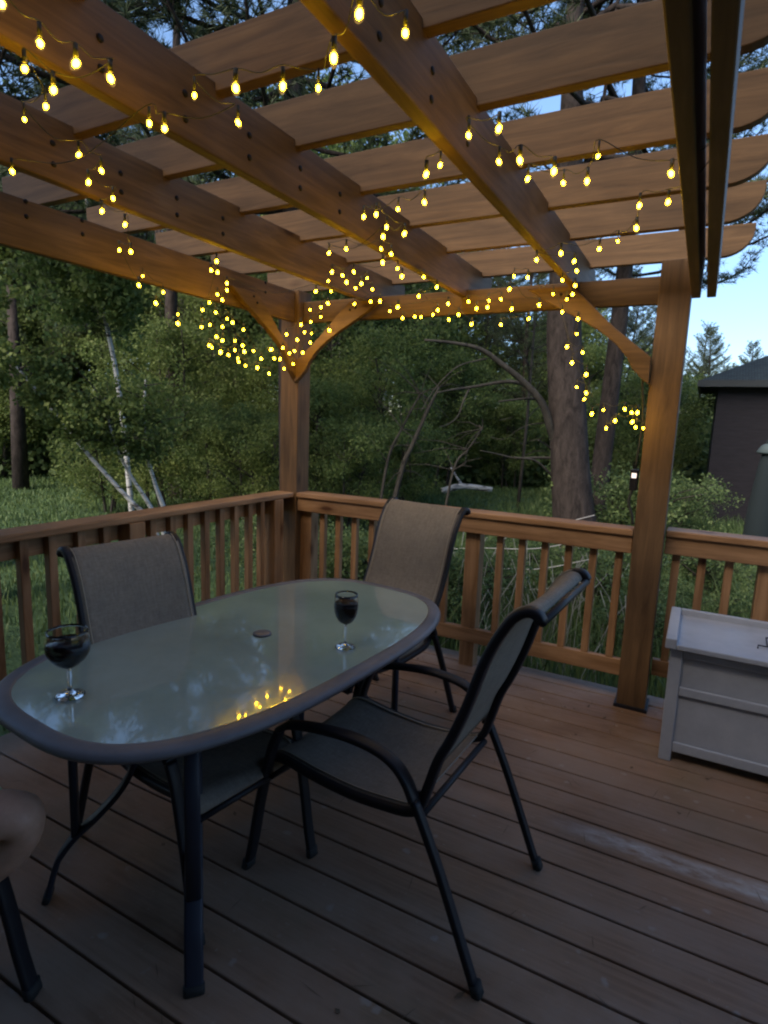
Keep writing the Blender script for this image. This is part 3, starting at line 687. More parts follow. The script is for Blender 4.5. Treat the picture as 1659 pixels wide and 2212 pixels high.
# big pine right of centre: trunk shaped to the photo, dead curved limbs
def big_pine():
    D0 = 8.2; root = empty('pine_tree', at(1236, 1110, D0), 0, 'thick-trunked pine with dead arching lower branches just beyond the right-hand railing', 'tree')
    O = Vector(root.location); O.z = gz(O.x, O.y); root.location = O
    cl = [at(1252, 1260, D0), at(1243, 1160, D0), at(1236, 1080, D0), at(1231, 1000, D0), at(1226, 900, D0), at(1221, 800, D0), at(1218, 700, D0), at(1222, 560, D0), at(1230, 380, D0), at(1236, 200, D0), at(1240, 40, D0)]
    cl[0].z = O.z - .3; px = D0 / F
    rr = [.36, .29, .262, .246, .238, .226, .215, .19, .16, .13, .1]
    top = cl[-1]; cl += [top + Vector((0, 0, 2.5)), top + Vector((0, .1, 5))]; rr += [.06, .02]
    tr = MB(); tr.tube([p - O for p in spline(cl, 5)], list(np.interp(np.linspace(0, len(cl) - 1, 5 * (len(cl) - 1) + 1), range(len(cl)), rr)), 18)
    tr.build('trunk', PBARK, root)
    def q(x, y): return ((1200 + x / 1.2289) * .5486, (1200 + y / 1.2289) * .5486)
    br = [([(1225, 700), (1190, 600), (1150, 480), (1060, 375), (950, 285), (850, 215), (720, 185), (580, 170)], .085, .02, -.9), ([(1080, 390), (980, 372), (800, 400), (720, 410), (640, 425)], .04, .012, -.7),
          ([(800, 400), (770, 460), (740, 540), (690, 580), (650, 590)], .02, .006, -.5), ([(1130, 455), (1060, 455), (940, 468)], .03, .012, -.5), ([(1215, 742), (1120, 740), (1020, 742), (930, 722), (850, 705)], .028, .008, -.6),
          ([(1215, 850), (1170, 800), (1110, 752), (1010, 738)], .028, .014, -.4), ([(1210, 720), (1170, 680), (1130, 655)], .02, .01, -.3), ([(1160, 572), (1090, 580), (1030, 605)], .012, .005, -.3),
          ([(880, 260), (760, 290), (690, 340), (620, 420), (560, 520)], .016, .007, -.6), ([(1090, 660), (1130, 650), (1150, 640)], .008, .004, -.3), ([(940, 560), (1005, 545)], .007, .004, -.3), ([(900, 640), (960, 650), (1040, 600)], .006, .004, -.4)]
    for pts, r0, r1, dd in br:
        k = len(pts); P3 = [at(*q(*p), D0 + dd * i / (k - 1)) - O for i, p in enumerate(pts)]
        sp = spline(P3, 5); MB().tube(sp, list(np.linspace(r0, r1, len(sp)) * .72), 8).build('branch', DEADB, root)
    # living crown overhead
    tr2, cr = pine(5, 11.5, 1.2, 3.7, .36, 12, .16, .01)
    tb = MB(); off = Vector((-.15, .3, 4.1))
    cr.transform(Matrix.Translation(off)); o = bpy.data.objects.new('crown', cr); COL.objects.link(o); o.parent = root
    tr2.v = [tuple(Vector(v_) + off) for v_ in tr2.v]; tr2.build('upper_branches', PBARK, root)
big_pine()

pA = pine(21, 13, 2.6, 3.0, .42, 11, .16, .2); pB = pine(22, 14.5, 4.2, 2.9, .33, 12, .16, .19); pC = pine(23, 12, 1.2, 2.7, .4, 10, .16, .17); pD = pine(24, 13.5, 5.5, 2.4, .5, 10, .16, .15, .8)
pines = [[t_, c_] for t_, c_ in (pA, pB, pC, pD)]
def add_pine(i, loc, label, rz, s=1, group='pines around the deck'):
    r_, me = plant('pine_tree', pines[i][0], pines[i][1], PBARK, loc, label, 'tree', group, rz, s); pines[i][0] = me; return r_
# u, distance, variant, scale, label
NEARP = [(1312, 10.5, 3, 1.05, 'slender second pine just right of and behind the thick-trunked pine'),
         (630, 9.4, 1, 1.15, 'tall pine hidden behind the corner post, crown over the slatted roof'),
         (381, 15.0, 3, 1.15, 'pine among the grey trunks left of the hanging bulbs'),
         (1432, 13.0, 3, .92, 'sparse pine behind the right post, branch tips against the open sky'),
         (-75, 9.0, 1, 1.1, 'dark pine at the left edge, its crown above the side beam')]
for i, (u, d, v_, s_, lab) in enumerate(NEARP): add_pine(v_, gat(u, d), lab, i * 1.37, s_)
p_ = Vector((-6.6, 3.4, gz(-6.6, 3.4))); add_pine(3, p_, 'pine left of the deck, crown over the left end of the slats', 2.2, 1.0)

# birches at the left, stems traced in space
def birch_stem(root, O, pts, r0, r1):
    sp = spline([p - O for p in pts], 6); MB().tube(sp, list(np.linspace(r0, r1, len(sp))), 10).build('stem', BBARK, root); return sp
def birch(label, pts, r0, r1, seed, nleaf, spread, start=.25, leaf=.055):
    O = pts[0].copy(); root = empty('birch_tree', O, 0, label, 'tree', 'birches left of the corner post'); rg = np.random.default_rng(seed)
    sp = birch_stem(root, O, pts, r0, r1); tw = MB(); C = []
    for i in range(46):
        t = rg.uniform(start, 1); c = sp[int(t * (len(sp) - 1))]; d = Vector(rg.normal(0, 1, 3)); d.z = abs(d.z) * .4 - .05; d.normalize(); L = spread * rg.uniform(.25, 1) * (1.1 - .35 * t)
        e = c + d * L; tw.tube([c, c.lerp(e, .5) + Vector((0, 0, .08 * L)), e], [.009, .006, .003], 4, caps=False); C += [(e, .3 * spread * rg.uniform(.5, 1)), (c.lerp(e, .6), .22 * spread * rg.uniform(.5, 1))]
    tw.build('twigs', DEADB, root)
    idx = rg.integers(0, len(C), nleaf); cc = np.array([c[0] for c in C])[idx]; rr = np.array([c[1] for c in C])[idx]
    P = cc + rdir(nleaf, rg) * (rr * rg.uniform(.1, 1, nleaf) ** .6)[:, None]
    V, F_ = leaves(P, leaf, rg, .5); o = bpy.data.objects.new('crown', np_mesh('crown', V, F_, LEAF)); COL.objects.link(o); o.parent = root
def bpts(L, d, dd=0):
    P = [at(u, v, d + dd * i) for i, (u, v) in enumerate(L)]; P[0].z = gz(P[0].x, P[0].y) - .05; return P
LB = None
birch('leaning birch sloping far to the left, its white lower stem showing above the rail', bpts([(372, 1200), (330, 1135), (280, 1080), (232, 1028), (185, 975), (130, 905), (80, 845), (35, 790), (-30, 700), (-90, 600)], 7.6, .05), .030, .012, 31, 7000, .8, .4)
birch('short birch stem in the middle of the leaning clump above the left rail', bpts([(375, 1195), (350, 1140), (325, 1095), (305, 1062), (290, 1040), (262, 990), (240, 930), (225, 860)], 7.9), .032, .012, 32, 2000, .7, .75)
birch('rightmost birch stem of the clump, close to upright', bpts([(385, 1195), (368, 1140), (352, 1092), (342, 1065), (332, 1035), (318, 980), (310, 900), (315, 820)], 8.1), .036, .014, 33, 2500, .8, .7)
birch('upright white birch rising behind the clump to the side beam', bpts([(288, 1100), (270, 950), (262, 880), (250, 800), (236, 730), (218, 650), (205, 570), (190, 460), (175, 330)], 10.5), .045, .018, 34, 8000, 1.3, .52, .085)

# broadleaf saplings and shrubs
bA = list(broad(41, 3.4, .2, 1.5, 15000, .075, .04, DEADB, 3)); bB = list(broad(42, 5.0, .7, 1.9, 16000, .085, .06, DEADB, 2)); bC = list(broad(43, 1.7, .02, 1.05, 9000, .06, .02, DEADB, 5, leafm=LEAF2, nclump=60)); bD = list(broad(44, 8.5, 1.5, 2.6, 17000, .12, .1, DEADB, 1, nclump=90))
BV = [bA, bB, bC, bD]
def add_b(i, loc, kind, label, cat, group, rz, s):
    r_, me = plant(kind, BV[i][0], BV[i][1], DEADB, loc, label, cat, group, rz, s); BV[i][0] = me
SAP = [(25, 19.5, 1, .9), (120, 21.0, 1, 1.0), (330, 12.5, 0, .75), (470, 11.6, 0, .62), (550, 10.4, 0, .55), (400, 14.5, 1, .8), (235, 12.8, 0, .62), (-20, 20.5, 3, .9), (700, 13.0, 0, .8), (760, 10.4, 0, .55),
       (820, 13.5, 1, .8), (880, 12.5, 0, .6), (960, 18.5, 1, .8), (700, 17, 3, .8), (1060, 23, 1, .9), (585, 14.5, 1, .7), (455, 18, 3, .75), (1100, 19, 0, .8), (1380, 17, 1, .7), (1465, 20, 1, .7)]
for i, (u, d, v_, s_) in enumerate(SAP):
    side = 'left of' if u < 610 else ('right of' if u > 660 else 'behind')
    labs = ['leafy sapling %s' % x for x in ('low at the left edge of the lawn', 'behind the leaning birch, second from the left edge', 'among the birch stems above the left rail', 'between the birch clump and the corner post', 'close to the left side of the corner post', 'tall, behind the birch clump', 'low, left of the birch stems', 'tall at the far left edge behind the lawn', 'just right of the corner post, second row', 'low, right of the corner post in the front row', 'midway between corner post and far chair, second row', 'low, above the left half of the far chair', 'behind the fallen birch log at its left end', 'tall, right of the corner post in the back row', 'behind the fallen log, right end', 'in front of the grey trunks left of the corner post', 'tall, among the grey trunks left of the corner post', 'left of the thick pine trunk', 'seen between the second pine and the right post', 'seen between the right post and the dark shed')]
    add_b(v_, gat(u, d), 'sapling', labs[i], 'sapling', 'leafy saplings beyond the railings', i * 2.1, s_)
SHR = [(730, 5.4, .55), (1110, 6.6, .42), (1180, 7.0, .4), (1250, 6.3, .38), (1340, 6.2, .55), (1500, 5.6, .4), (1590, 7.2, .5), (1010, 5.3, .5), (1420, 5.2, .4), (870, 5.0, .42), (620, 6.2, .5), (1360, 9.3, .8), (1468, 11.5, .6)]
SL = ['behind the balusters right of the corner post', 'behind the rail left of the thick pine', 'at the left foot of the thick pine', 'right in front of the thick pine foot', 'left of the right post, behind the balusters', 'behind the storage box railing', 'in front of the shed', 'behind the far chair', 'behind the right post', 'behind the left edge of the far chair', 'behind the corner post', 'at the foot of the second pine', 'tall, between right post and shed']
for i, (u, d, s_) in enumerate(SHR): add_b(2, gat(u, d), 'shrub', 'green weedy shrub ' + SL[i], 'shrub', 'weedy shrubs below the deck', i * 1.7, s_)
# forest behind: individual trees
rg = np.random.default_rng(77); k = 0
def ordn(i): return '%d%s' % (i, 'th' if 10 < i % 100 < 14 else {1: 'st', 2: 'nd', 3: 'rd'}.get(i % 10, 'th'))
def far_label(kind, row, i): return '%s in the %s row of the forest edge, %s from the left' % (kind, ('front', 'middle', 'back')[row], ordn(i + 1))
for row, (d0, n_, hs) in enumerate(((21, 20, .8), (27, 22, 1.0), (36, 24, 1.25))):
    for i in range(n_):
        u = -200 + (1560 + 240) * (i + rg.uniform(.1, .9)) / n_; d = d0 * rg.uniform(.9, 1.15); s_ = hs * rg.uniform(.8, 1.15)
        if u > 1400: s_ *= .42
        elif u > 1300: s_ *= .6
        elif u > 940: s_ *= .9
        p = gat(u, d); r_ = rg.random()
        if r_ < .52 or u > 1380: add_pine(int(rg.integers(0, 4)), p, far_label('dark pine', row, i), rg.uniform(0, 6), s_, 'forest trees beyond the lawn')
        else: add_b(3 if rg.random() < .7 else 1, p, 'forest_tree', far_label('leafy green tree', row, i), 'tree', 'forest trees beyond the lawn', rg.uniform(0, 6), s_ * (1.15 if r_ < .85 else 1.5))
for i, (u, d, s_) in enumerate(((1560, 30, .36), (1600, 34, .42), (1640, 38, .48), (1690, 33, .38), (1730, 36, .42), (1520, 26, .40), (1800, 40, .45), (1500, 33, .52))):
    add_pine(i % 4, gat(u, d), 'distant pine above the shed roof, number %d from the left of that skyline' % (i + 1), i * 1.1, s_, 'skyline pines behind the shed')
# low understorey mass closing the forest edge
def understorey():
    rg = np.random.default_rng(5); n = 90000; u = rg.uniform(-250, 1620, n); d = rg.uniform(19, 34, n); hh = rg.uniform(0, 1, n) ** 1.5
    cl = np.sin(u * .021) * .5 + np.sin(u * .053 + d * .8) * .5; top = 1.5 + 1.3 * cl + (d - 19) * .09
    P = np.empty((n, 3)); 
    r0 = np.array([ray(x, 930) for x in np.linspace(-250, 1620, 200)]); az = np.arctan2(r0[:, 0], r0[:, 1]); a_ = np.interp(u, np.linspace(-250, 1620, 200), az)
    P[:, 0] = np.sin(a_) * d; P[:, 1] = np.cos(a_) * d; P[:, 2] = GZ + hh * np.clip(top, .3, 4) + .2
    V, F_ = leaves(P, .22, rg); o = bpy.data.objects.new('undergrowth', np_mesh('undergrowth', V, F_, LEAF2)); COL.objects.link(o)
    tag(o, 'dense low leafy undergrowth along the forest edge', 'undergrowth', kind='stuff')
understorey()
# bare grey trunks
def trunk(u0, v0, u1, v1, d, r0, bark, label, fork=False):
    p0 = at(u0, v0, d); p0.z = gz(p0.x, p0.y) - .1; p1 = at(u1, v1, d); p1 = p0 + (p1 - p0) * 1.6; O = p0.copy()
    root = empty('bare_trunk', O, 0, label, 'tree trunk', 'slim trunks at the forest edge'); m = MB(); m.tube([Vector((0, 0, 0)), (p1 - p0) * .5 + Vector((.03, 0, 0)), p1 - p0], [r0, r0 * .8, r0 * .45], 10); m.build('trunk', bark, root)
    m = MB(); rg = random.Random(int(u0))
    for i in range(9):
        t = rg.uniform(.3, .95); c = (p1 - p0) * t; e = c + Vector((rg.uniform(-.8, .8), rg.uniform(-.5, .5), rg.uniform(-.1, .5))); m.tube([c, c.lerp(e, .5) + Vector((0, 0, .06)), e], [.014, .01, .004], 4, caps=False)
    m.build('twigs', DEADB, root)
TR = [(38, 930, 32, 790, 17, .19, PBARK, 'dark trunk at the left edge of the lawn'), (517, 944, 512, 800, 18, .20, PBARK, 'broad grey trunk left of the corner post'), (460, 940, 461, 780, 20, .11, PBARK, 'thin dark trunk left of the broad grey trunk'),
      (498, 930, 497, 700, 24, .12, PBARK, 'slim grey trunk behind the clump of bulbs'), (349, 930, 347, 690, 24, .12, PBARK, 'grey trunk left of the short white birch'), (369, 930, 370, 740, 22, .07, BBARK, 'thin bright white birch trunk behind the hanging bulb'),
      (392, 930, 394, 700, 23, .16, PBARK, 'dark trunk just right of the thin bright birch'), (380, 930, 378, 710, 27, .14, PBARK, 'grey trunk between the bright birch and the dark trunk'), (568, 930, 567, 800, 21, .08, BBARK, 'pale trunk against the left brace foot'),
      (737, 930, 733, 790, 20, .05, BBARK, 'thin white birch right of the corner post'), (826, 930, 832, 790, 19, .06, BBARK, 'forked white birch under the right brace'), (959, 930, 962, 720, 30, .15, PBARK, 'distant trunk above the far chair'), (978, 930, 982, 720, 30, .15, PBARK, 'second distant trunk above the far chair'),
      (1125, 990, 1140, 860, 13, .04, DEADB, 'thin dead stem left of the thick pine')]
for t_ in TR: trunk(*t_)
# dark leaning dead stems in front of the thicket
def q(x, y): return ((1200 + x / 1.2289) * .5486, (1200 + y / 1.2289) * .5486)
for pts, lab, r0 in (([(390, 960), (470, 800), (520, 680), (600, 500), (650, 400)], 'dark dead stem leaning right behind the far chair', .05), ([(345, 960), (400, 760), (470, 600), (560, 430)], 'thin dead stem leaning right beside the darker one', .03), ([(660, 900), (720, 800), (790, 700), (860, 600)], 'thin dead stem leaning over the fallen birch log', .025)):
    P3 = [at(*q(*p), 9.5) for p in pts]; O = P3[0].copy(); O.z = gz(O.x, O.y)
    P3[0] = O.copy(); root = empty('dead_stem', O, 0, lab, 'dead tree', 'dead leaning stems')
    MB().tube([p - O for p in spline(P3, 5)], list(np.linspace(r0, r0 * .4, 5 * (len(P3) - 1) + 1)), 7).build('stem', DEADB, root)
    m = MB(); rr_ = random.Random(len(lab))
    for i in range(16):
        a_ = P3[rr_.randrange(1, len(P3))] - O; e = a_ + Vector((rr_.uniform(-.9, .5), rr_.uniform(-.4, .4), rr_.uniform(-.5, .6))); m.tube([a_, a_.lerp(e, .5) + Vector((0, 0, .05)), e], [.01, .007, .003], 4, caps=False)
    m.build('twigs', DEADB, root)
# fallen birch log
D1 = 16.5; A_ = at(955, 1050, D1); B_ = at(1065, 1037, D1); zz = gz(A_.x, A_.y) + .1; A_.z = zz; B_.z = zz + .12
lg = empty('fallen_log', A_, 0, 'fallen white birch log with a broken side branch lying in the grass', 'log')
MB().tube([p - A_ for p in spline([A_, A_.lerp(B_, .4) + Vector((0, 0, .12)), B_], 6)], list(np.linspace(.10, .07, 13)), 10).build('trunk', BBARK, lg)
c_ = A_.lerp(B_, .42); MB().tube([c_ - A_ + Vector((0, 0, .1)), c_ - A_ + Vector((-.25, 0, .42)), c_ - A_ + Vector((-.4, 0, .62))], [.05, .03, .02], 8).build('branch', BBARK, lg)
# grass and tall weeds
def grass():
    rg = np.random.default_rng(9); n = 70000
    r = 3.5 + 20 * rg.uniform(0, 1, n) ** .75; r0 = np.array([ray(x, 930) for x in np.linspace(-300, 1900, 200)]); az = np.arctan2(r0[:, 0], r0[:, 1]); a_ = rg.uniform(az[0], az[-1], n)
    x = np.sin(a_) * r; y = np.cos(a_) * r; keep = ~((x > -2.7) & (y < 3.5) & (x < 3.3)); x, y, r = x[keep], y[keep], r[keep]; n = len(x)
    z = GZ + .05 * np.sin(x * .7 + 1) * np.cos(y * .6) + np.clip((r - 14) / 60, 0, 1) * .9 * (.6 + .4 * np.sin(x * .11))
    h = rg.uniform(.12, .38, n) * (1 + .6 * np.clip(np.sin(x * 1.3) * np.cos(y * 1.1), 0, 1)) * np.where(x < -3.4, .28, 1.15); h = np.where((y < 6.5) & (x > -2.6), h * 1.7, h)
    w = .008 + .0012 * r; th = rg.uniform(0, 6.283, n); bx_, by_ = np.cos(th), np.sin(th); ln = rg.uniform(.1, .6, n) * h; la = rg.uniform(0, 6.283, n)
    P = np.stack([x, y, z], 1); S = np.stack([bx_ * w / 2, by_ * w / 2, 0 * x], 1); Mm = P + np.stack([np.cos(la) * ln * .3, np.sin(la) * ln * .3, h * .6], 1); T = P + np.stack([np.cos(la) * ln, np.sin(la) * ln, h], 1)
    V = np.stack([P - S, P + S, Mm + S * .8, Mm - S * .8, T], 1).reshape(-1, 3); b_ = np.arange(n)[:, None] * 5
    F_ = np.concatenate([b_ + [0, 1, 2], b_ + [0, 2, 3], b_ + [3, 2, 4]], 1).reshape(-1, 3)
    o = bpy.data.objects.new('grass', np_mesh('grass', V, F_, GRASS)); COL.objects.link(o); tag(o, 'tall meadow grass below and beyond the deck', 'grass', kind='stuff')
    # seed stalks near the right railing
    m = MB(); rr_ = random.Random(3)
    for i in range(150):
        u = rr_.uniform(930, 1420); p = gat(u, rr_.uniform(4.1, 6.5)); h_ = rr_.uniform(.5, 1.05); dx, dy = rr_.uniform(-.35, .35), rr_.uniform(-.2, .2)
        m.tube([p, p + Vector((dx * .3, dy * .3, h_ * .6)), p + Vector((dx, dy, h_))], [.003, .0025, .004], 3, caps=False)
    o = m.build('seed_stalks', SEED); tag(o, 'pale dry seed stalks in the weeds behind the right-hand railing', 'weeds', kind='stuff')
grass()
def debris():
    rg = np.random.default_rng(4); n = 420; x = rg.uniform(-2.4, 1.6, n); y = np.where(rg.random(n) < .35, rg.uniform(2.6, 3.35, n), rg.uniform(.2, 3.3, n)); k = rg.random(n) < .8
    th = rg.uniform(0, 6.283, n); L = np.where(k, rg.uniform(.02, .055, n), rg.uniform(.008, .02, n)); w_ = np.where(k, .0012, .007)
    d = np.stack([np.cos(th), np.sin(th), 0 * th], 1); s_ = np.stack([-np.sin(th), np.cos(th), 0 * th], 1); P = np.stack([x, y, .0022 + rg.uniform(0, .002, n)], 1); up_ = np.array([0, 0, .004]) * rg.random(n)[:, None]
    V = np.stack([P - d * L[:, None], P + s_ * w_[:, None], P + d * L[:, None] + up_, P - s_ * w_[:, None]], 1).reshape(-1, 3)
    o = bpy.data.objects.new('debris', np_mesh('debris', V, np.arange(4 * n).reshape(n, 4), mat('dry_needle', (.10, .065, .035), .8))); COL.objects.link(o); tag(o, 'fallen pine needles and leaf bits scattered on the deck', 'debris', kind='stuff')
debris()
# wire fence remnant with white stake, pale stone
wf = empty('garden_stake', gat(1040, 6.0), -.2, 'leaning white garden stake with sagging wires seen between the balusters', 'stake')
MB().tube([(.03, 0, 0), (0, 0, .9), (-.02, 0, 1.05)], .02, 8).build('stake', WHITE, wf)
m = MB()
for h_ in (.35, .55, .75, .95): m.tube(spline([(-.6, .1, h_ - .15), (0, 0, h_), (.7, -.05, h_ + .12), (1.2, 0, h_ + .3)], 5), .0035, 4)
m.build('wire', WHITE, wf)
p = gat(1640, 6.4); st = MB(); rgx = np.random.default_rng(2)
import bmesh
bm = bmesh.new(); bmesh.ops.create_icosphere(bm, subdivisions=3, radius=.2)
for v in bm.verts: v.co *= 1 + .12 * math.sin(v.co.x * 17 + 1) * math.cos(v.co.y * 13); v.co.z *= .7
me = bpy.data.meshes.new('stone'); bm.to_mesh(me); bm.free(); me.materials.append(PALE); o = bpy.data.objects.new('stone', me); COL.objects.link(o); o.location = p + Vector((0, 0, .12)); tag(o, 'pale bluish stone in the weeds behind the storage box', 'stone')

# ------------------------------------------------------------------ shed
sy = 14.0; sh = empty('shed', (2.6, 16, GZ), 0, 'dark sided shed with a low hipped shingle roof at the right', 'shed')
SO = Vector((2.6, 16, GZ))
def shp(mb, name, m_, bev=0, parent=sh): o = mb.build(name, m_, None, bev); o.data.transform(Matrix.Translation(-SO)); o.parent = parent; return o
shp(MB().box(.16, 5.6, sy, sy + 4.4, GZ - .3, 2.34), 'wall', SHEDW)
ex0, ex1, ey0, ey1 = -.2, 5.95, sy - .35, sy + 4.75; ez = 2.46; rz_ = 3.72
m = MB(); v = [(ex0, ey0, ez), (ex1, ey0, ez), (ex1, ey1, ez), (ex0, ey1, ez), (ex0 + 2.5, (ey0 + ey1) / 2, rz_), (ex1 - 2.5, (ey0 + ey1) / 2, rz_)]
m.add(v, [(0, 1, 5, 4), (2, 3, 4, 5), (1, 2, 5), (3, 0, 4), (0, 3, 2, 1)]); rf = shp(m, 'roof', SHING)
m = MB(); m.box(ex0 - .02, ex1 + .02, ey0 - .02, ey0 + .01, 2.34, 2.47); m.box(ex0 - .02, ex0 + .01, ey0 + .011, ey1, 2.34, 2.47); m.box(ex0 + .012, ex1, ey0 + .011, sy - .001, 2.345, 2.355); shp(m, 'fascia', TRIM, 0, rf)
wn = shp(MB().box(3.3, 4.3, sy - .03, sy + .01, 1.0, 1.9), 'window', TRIM); shp(MB().box(3.36, 4.24, sy - .036, sy - .031, 1.06, 1.84), 'pane', PANE, 0, wn)
# covered parasol before the shed
cp = gat(1668, 8.8); pr = empty('covered_parasol', cp, 0, 'closed parasol in a dark teal cover with pale cap in front of the shed', 'parasol')
MB().lathe([(.012, 2.0), (.05, 1.9), (.10, 1.6), (.15, 1.1), (.17, .6), (.14, .35), (.03, .33)], n=14).build('cover', TEAL, pr)
MB().lathe([(0, 1.92), (.09, 1.86), (.14, 1.78), (.12, 1.76), (.0, 1.80)], n=14).build('cap', mat('dull_teal_cap', (.06, .09, .10), .8), pr)
MB().lathe([(.02, .34), (.02, .08), (.22, .06), (.24, 0), (0, 0)], n=16).build('base', TRIM, pr)

# ------------------------------------------------------------------ house behind the camera (unseen, added to shade the near deck)
hs = empty('added_house', (0, -2.2, GZ), 0, 'unseen dark building with a window, added behind the camera to shade the deck', 'added_house')
def hp(mb, name, m_, parent=hs): o = mb.build(name, m_); o.data.transform(Matrix.Translation(-Vector((0, -2.2, GZ)))); o.parent = parent; return o
hp(MB().box(-6.5, 9, -5.6, -1.75, GZ - .3, 5.4), 'wall', HOUSEW)
hp(MB().prism([(-6.1, 5.2), (-1.25, 5.2), (-1.25, 5.4), (-3.7, 6.8), (-6.1, 5.4)], 0, -6.9, 9.4), 'roof', SHING)
w_ = hp(MB().box(-2.2, -.9, -1.765, -1.72, .95, 2.05), 'window', WHITE); hp(MB().box(-2.13, -.97, -1.722, -1.716, 1.02, 1.98), 'pane', PANE, w_)

# ------------------------------------------------------------------ seated person (only a knee reaches the frame)
SKIN = None
def m_skin():
    def b(nt, p):
        n = noise(nt, coords(nt, (1, 1, 1)), 30, 4); r = ramp(nt, n.outputs[0], [(.3, (.34, .20, .14)), (.75, (.44, .27, .20))]); nt.links.new(r.outputs[0], p.inputs['Base Color'])
        p.inputs['Subsurface Weight'].default_value = .08; p.inputs['Subsurface Radius'].default_value = (.02, .008, .004)
    return mat('skin', (.42, .24, .16), .5, .35, build=b)
SKIN = m_skin(); SHIRT = mat('pale_green_cotton', (.42, .52, .34), .85); SHORT = mat('pale_green_shorts', (.40, .50, .33), .85); HAIR = mat('brown_hair', (.04, .025, .015), .6)
per = empty('person', (-1.945, .147, 0), R(PA), 'person seated at the near left end of the table, bare knee and pale green shorts', 'person')
def skin(name, V, E, Rd, m_, parent, root=0, sub=2):
    me = bpy.data.meshes.new(name); me.from_pydata(V, E, []); me.materials.append(m_); o = bpy.data.objects.new(name, me); COL.objects.link(o); o.parent = parent
    o.modifiers.new('skin', 'SKIN').use_smooth_shade = True
    for i, r_ in enumerate(Rd):
        s_ = me.skin_vertices[0].data[i]; s_.radius = (r_, r_) if not hasattr(r_, '__len__') else r_; s_.use_root = (i == root)
    sb = o.modifiers.new('sub', 'SUBSURF'); sb.levels = sub; sb.render_levels = sub; return o
V = []; E = []; Rd = []
def J(p, r_, par=None):
    V.append(p); Rd.append(r_); i = len(V) - 1
    if par is not None: E.append((par, i))
    return i
pel = J((.27, 0, .50), .125); sp1 = J((.22, 0, .66), .115, pel); sp2 = J((.17, 0, .84), .13, sp1); sp3 = J((.15, 0, .98), .10, sp2); nk = J((.155, 0, 1.06), .052, sp3); hd0 = J((.175, 0, 1.13), .075, nk); hd1 = J((.185, 0, 1.20), .085, hd0); hd2 = J((.18, 0, 1.27), .06, hd1)
for s in (-1, 1):
    hip = J((.32, s * .095, .50), .088, pel); th = J((.56, s * .165, .50), .082, hip); kn = J((.835, s * .243, .525), .064, th); cf0 = J((.82, s * .243, .45), .052, kn); cf = J((.66, s * .21, .33), .054, cf0); ank = J((.46, s * .19, .11), .034, cf); hl = J((.43, s * .19, .05), .034, ank); ft = J((.56, s * .20, .03), .028, hl); toe = J((.64, s * .20, .022), .018, ft)
    shd = J((.155, s * .19, .955), .058, sp3); elb = J((.20, s * .25, .70), .042, shd); wr = J((.40, s * .22, .62), .028, elb); pm_ = J((.46, s * .215, .61), .026, wr)
    for k_, (dy, L_) in enumerate(((-.028, .075), (-.01, .085), (.009, .08), (.026, .062))):
        a_ = J((.49, s * .215 + dy, .612), .010, pm_); b_ = J((.49 + L_ * .55, s * .215 + dy * 1.1, .605), .0088, a_); J((.49 + L_, s * .215 + dy * 1.1, .585), .0075, b_)
    t1 = J((.455, s * .215 - s * .035, .615), .011, pm_); J((.49, s * .215 - s * .055, .605), .009, t1)
body = skin('body', V, E, Rd, SKIN, per)
skin('shirt', [(.26, 0, .56), (.22, 0, .68), (.17, 0, .84), (.15, 0, .975), (.155, .19, .955), (.155, -.19, .955), (.175, .225, .84), (.175, -.225, .84)], [(0, 1), (1, 2), (2, 3), (3, 4), (3, 5), (4, 6), (5, 7)], [.14, .135, .148, .105, .07, .07, .058, .058], SHIRT, per)
skin('shorts', [(.27, 0, .51), (.32, .095, .51), (.32, -.095, .51), (.52, .155, .51), (.52, -.155, .51), (.795, .236, .522), (.795, -.236, .522)], [(0, 1), (0, 2), (1, 3), (2, 4), (3, 5), (4, 6)], [.138, .105, .105, .098, .098, .084, .084], SHORT, per)
m = MB(); 
bm = bmesh.new(); bmesh.ops.create_uvsphere(bm, u_segments=20, v_segments=14, radius=.098)
for v in bm.verts:
    v.co += Vector((.165, 0, 1.245)); 
bmesh.ops.delete(bm, geom=[v for v in bm.verts if v.co.x > .225 or v.co.z < 1.20], context='VERTS')
me = bpy.data.meshes.new('hair'); bm.to_mesh(me); bm.free(); me.materials.append(HAIR); o = bpy.data.objects.new('hair', me); COL.objects.link(o); o.parent = per
m = MB()
for s in (-1, 1): m.lathe([(0, .004), (.012, .0), (0, -.004)], (.258, s * .03, 1.215), 10)
m.build('eyes', WHITE, body)
m = MB()
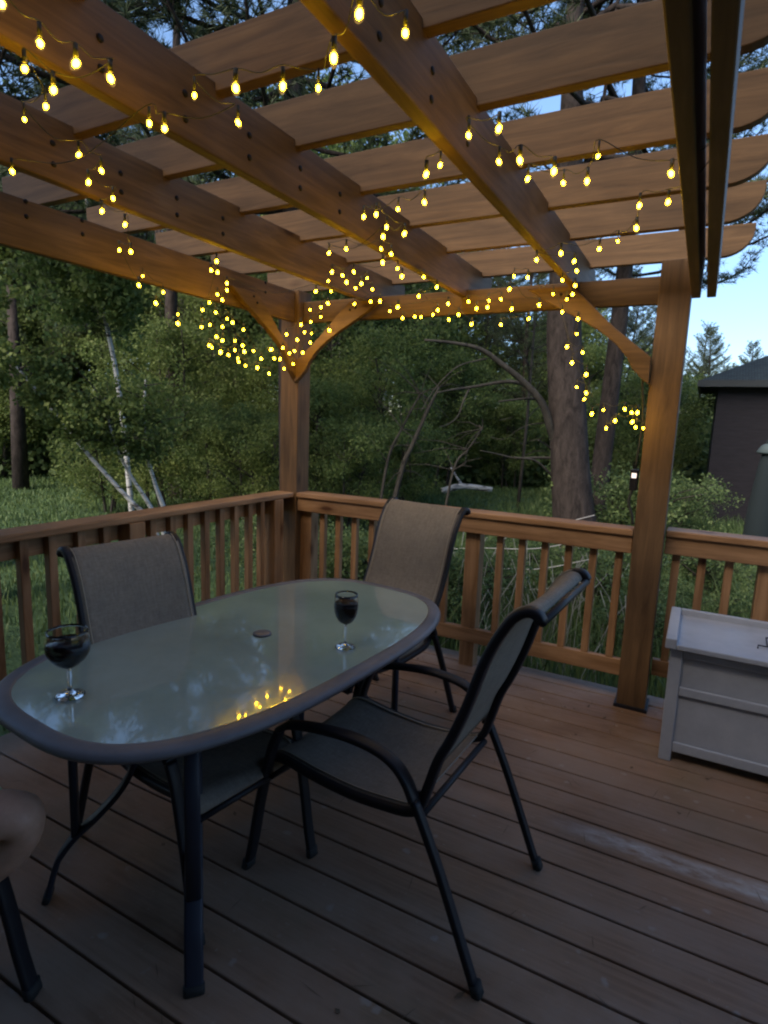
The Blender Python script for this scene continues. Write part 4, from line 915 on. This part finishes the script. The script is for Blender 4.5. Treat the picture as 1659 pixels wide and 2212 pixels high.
for s in (-1, 1): m.tube([(.42, s * .19, .008), (.52, s * .195, .006), (.66, s * .20, .006)], [.04, .042, .03], 10, flat=(.042, .007), up=(0, 0, 1))
m.build('sandals', BLKM, per)

# ------------------------------------------------------------------ world and light
w = bpy.data.worlds.new('World'); sc.world = w; w.use_nodes = True; nt = w.node_tree
bg = nt.nodes['Background']; sky = nt.nodes.new('ShaderNodeTexSky'); sky.sky_type = 'NISHITA'; sky.sun_disc = False
SUN_EL, SUN_AZ = 5.0, 195.0
sky.sun_elevation = R(SUN_EL); sky.sun_rotation = R(SUN_AZ); sky.altitude = 1500; sky.air_density = 1.0; sky.dust_density = .6; sky.ozone_density = 3.0
gm = nt.nodes.new('ShaderNodeGamma'); gm.inputs[1].default_value = .72; nt.links.new(sky.outputs[0], gm.inputs[0])
tn = nt.nodes.new('ShaderNodeMix'); tn.data_type = 'RGBA'; tn.blend_type = 'MULTIPLY'; tn.inputs[0].default_value = 1; tn.inputs[7].default_value = (.80, .735, .82, 1); nt.links.new(gm.outputs[0], tn.inputs[6])
nt.links.new(tn.outputs[2], bg.inputs[0]); bg.inputs[1].default_value = .15
fill_sun = bpy.data.lights.new('fill_sun', 'SUN'); fill_sun.energy = 1.25; fill_sun.angle = R(45); fill_sun.color = (1, .85, .7)  # soft fill added to brighten the forest, set well above the sky's low sun
so = bpy.data.objects.new('fill_sun', fill_sun); COL.objects.link(so)
az = R(SUN_AZ); d = Vector((math.sin(az) * math.cos(R(38)), math.cos(az) * math.cos(R(38)), math.sin(R(38))))
so.rotation_euler = (-d).to_track_quat('-Z', 'Y').to_euler()
sc.view_settings.view_transform = 'Standard'; sc.view_settings.look = 'None'; sc.view_settings.exposure = 2.5; sc.view_settings.gamma = 1
sc.render.engine = 'CYCLES'; cy = sc.cycles
cy.use_denoising = True; cy.max_bounces = 8; cy.diffuse_bounces = 3; cy.glossy_bounces = 4; cy.transmission_bounces = 8; cy.transparent_max_bounces = 8
cy.use_light_tree = True; cy.caustics_reflective = False; cy.caustics_refractive = False; cy.sample_clamp_indirect = 4; cy.filter_width = 2.2
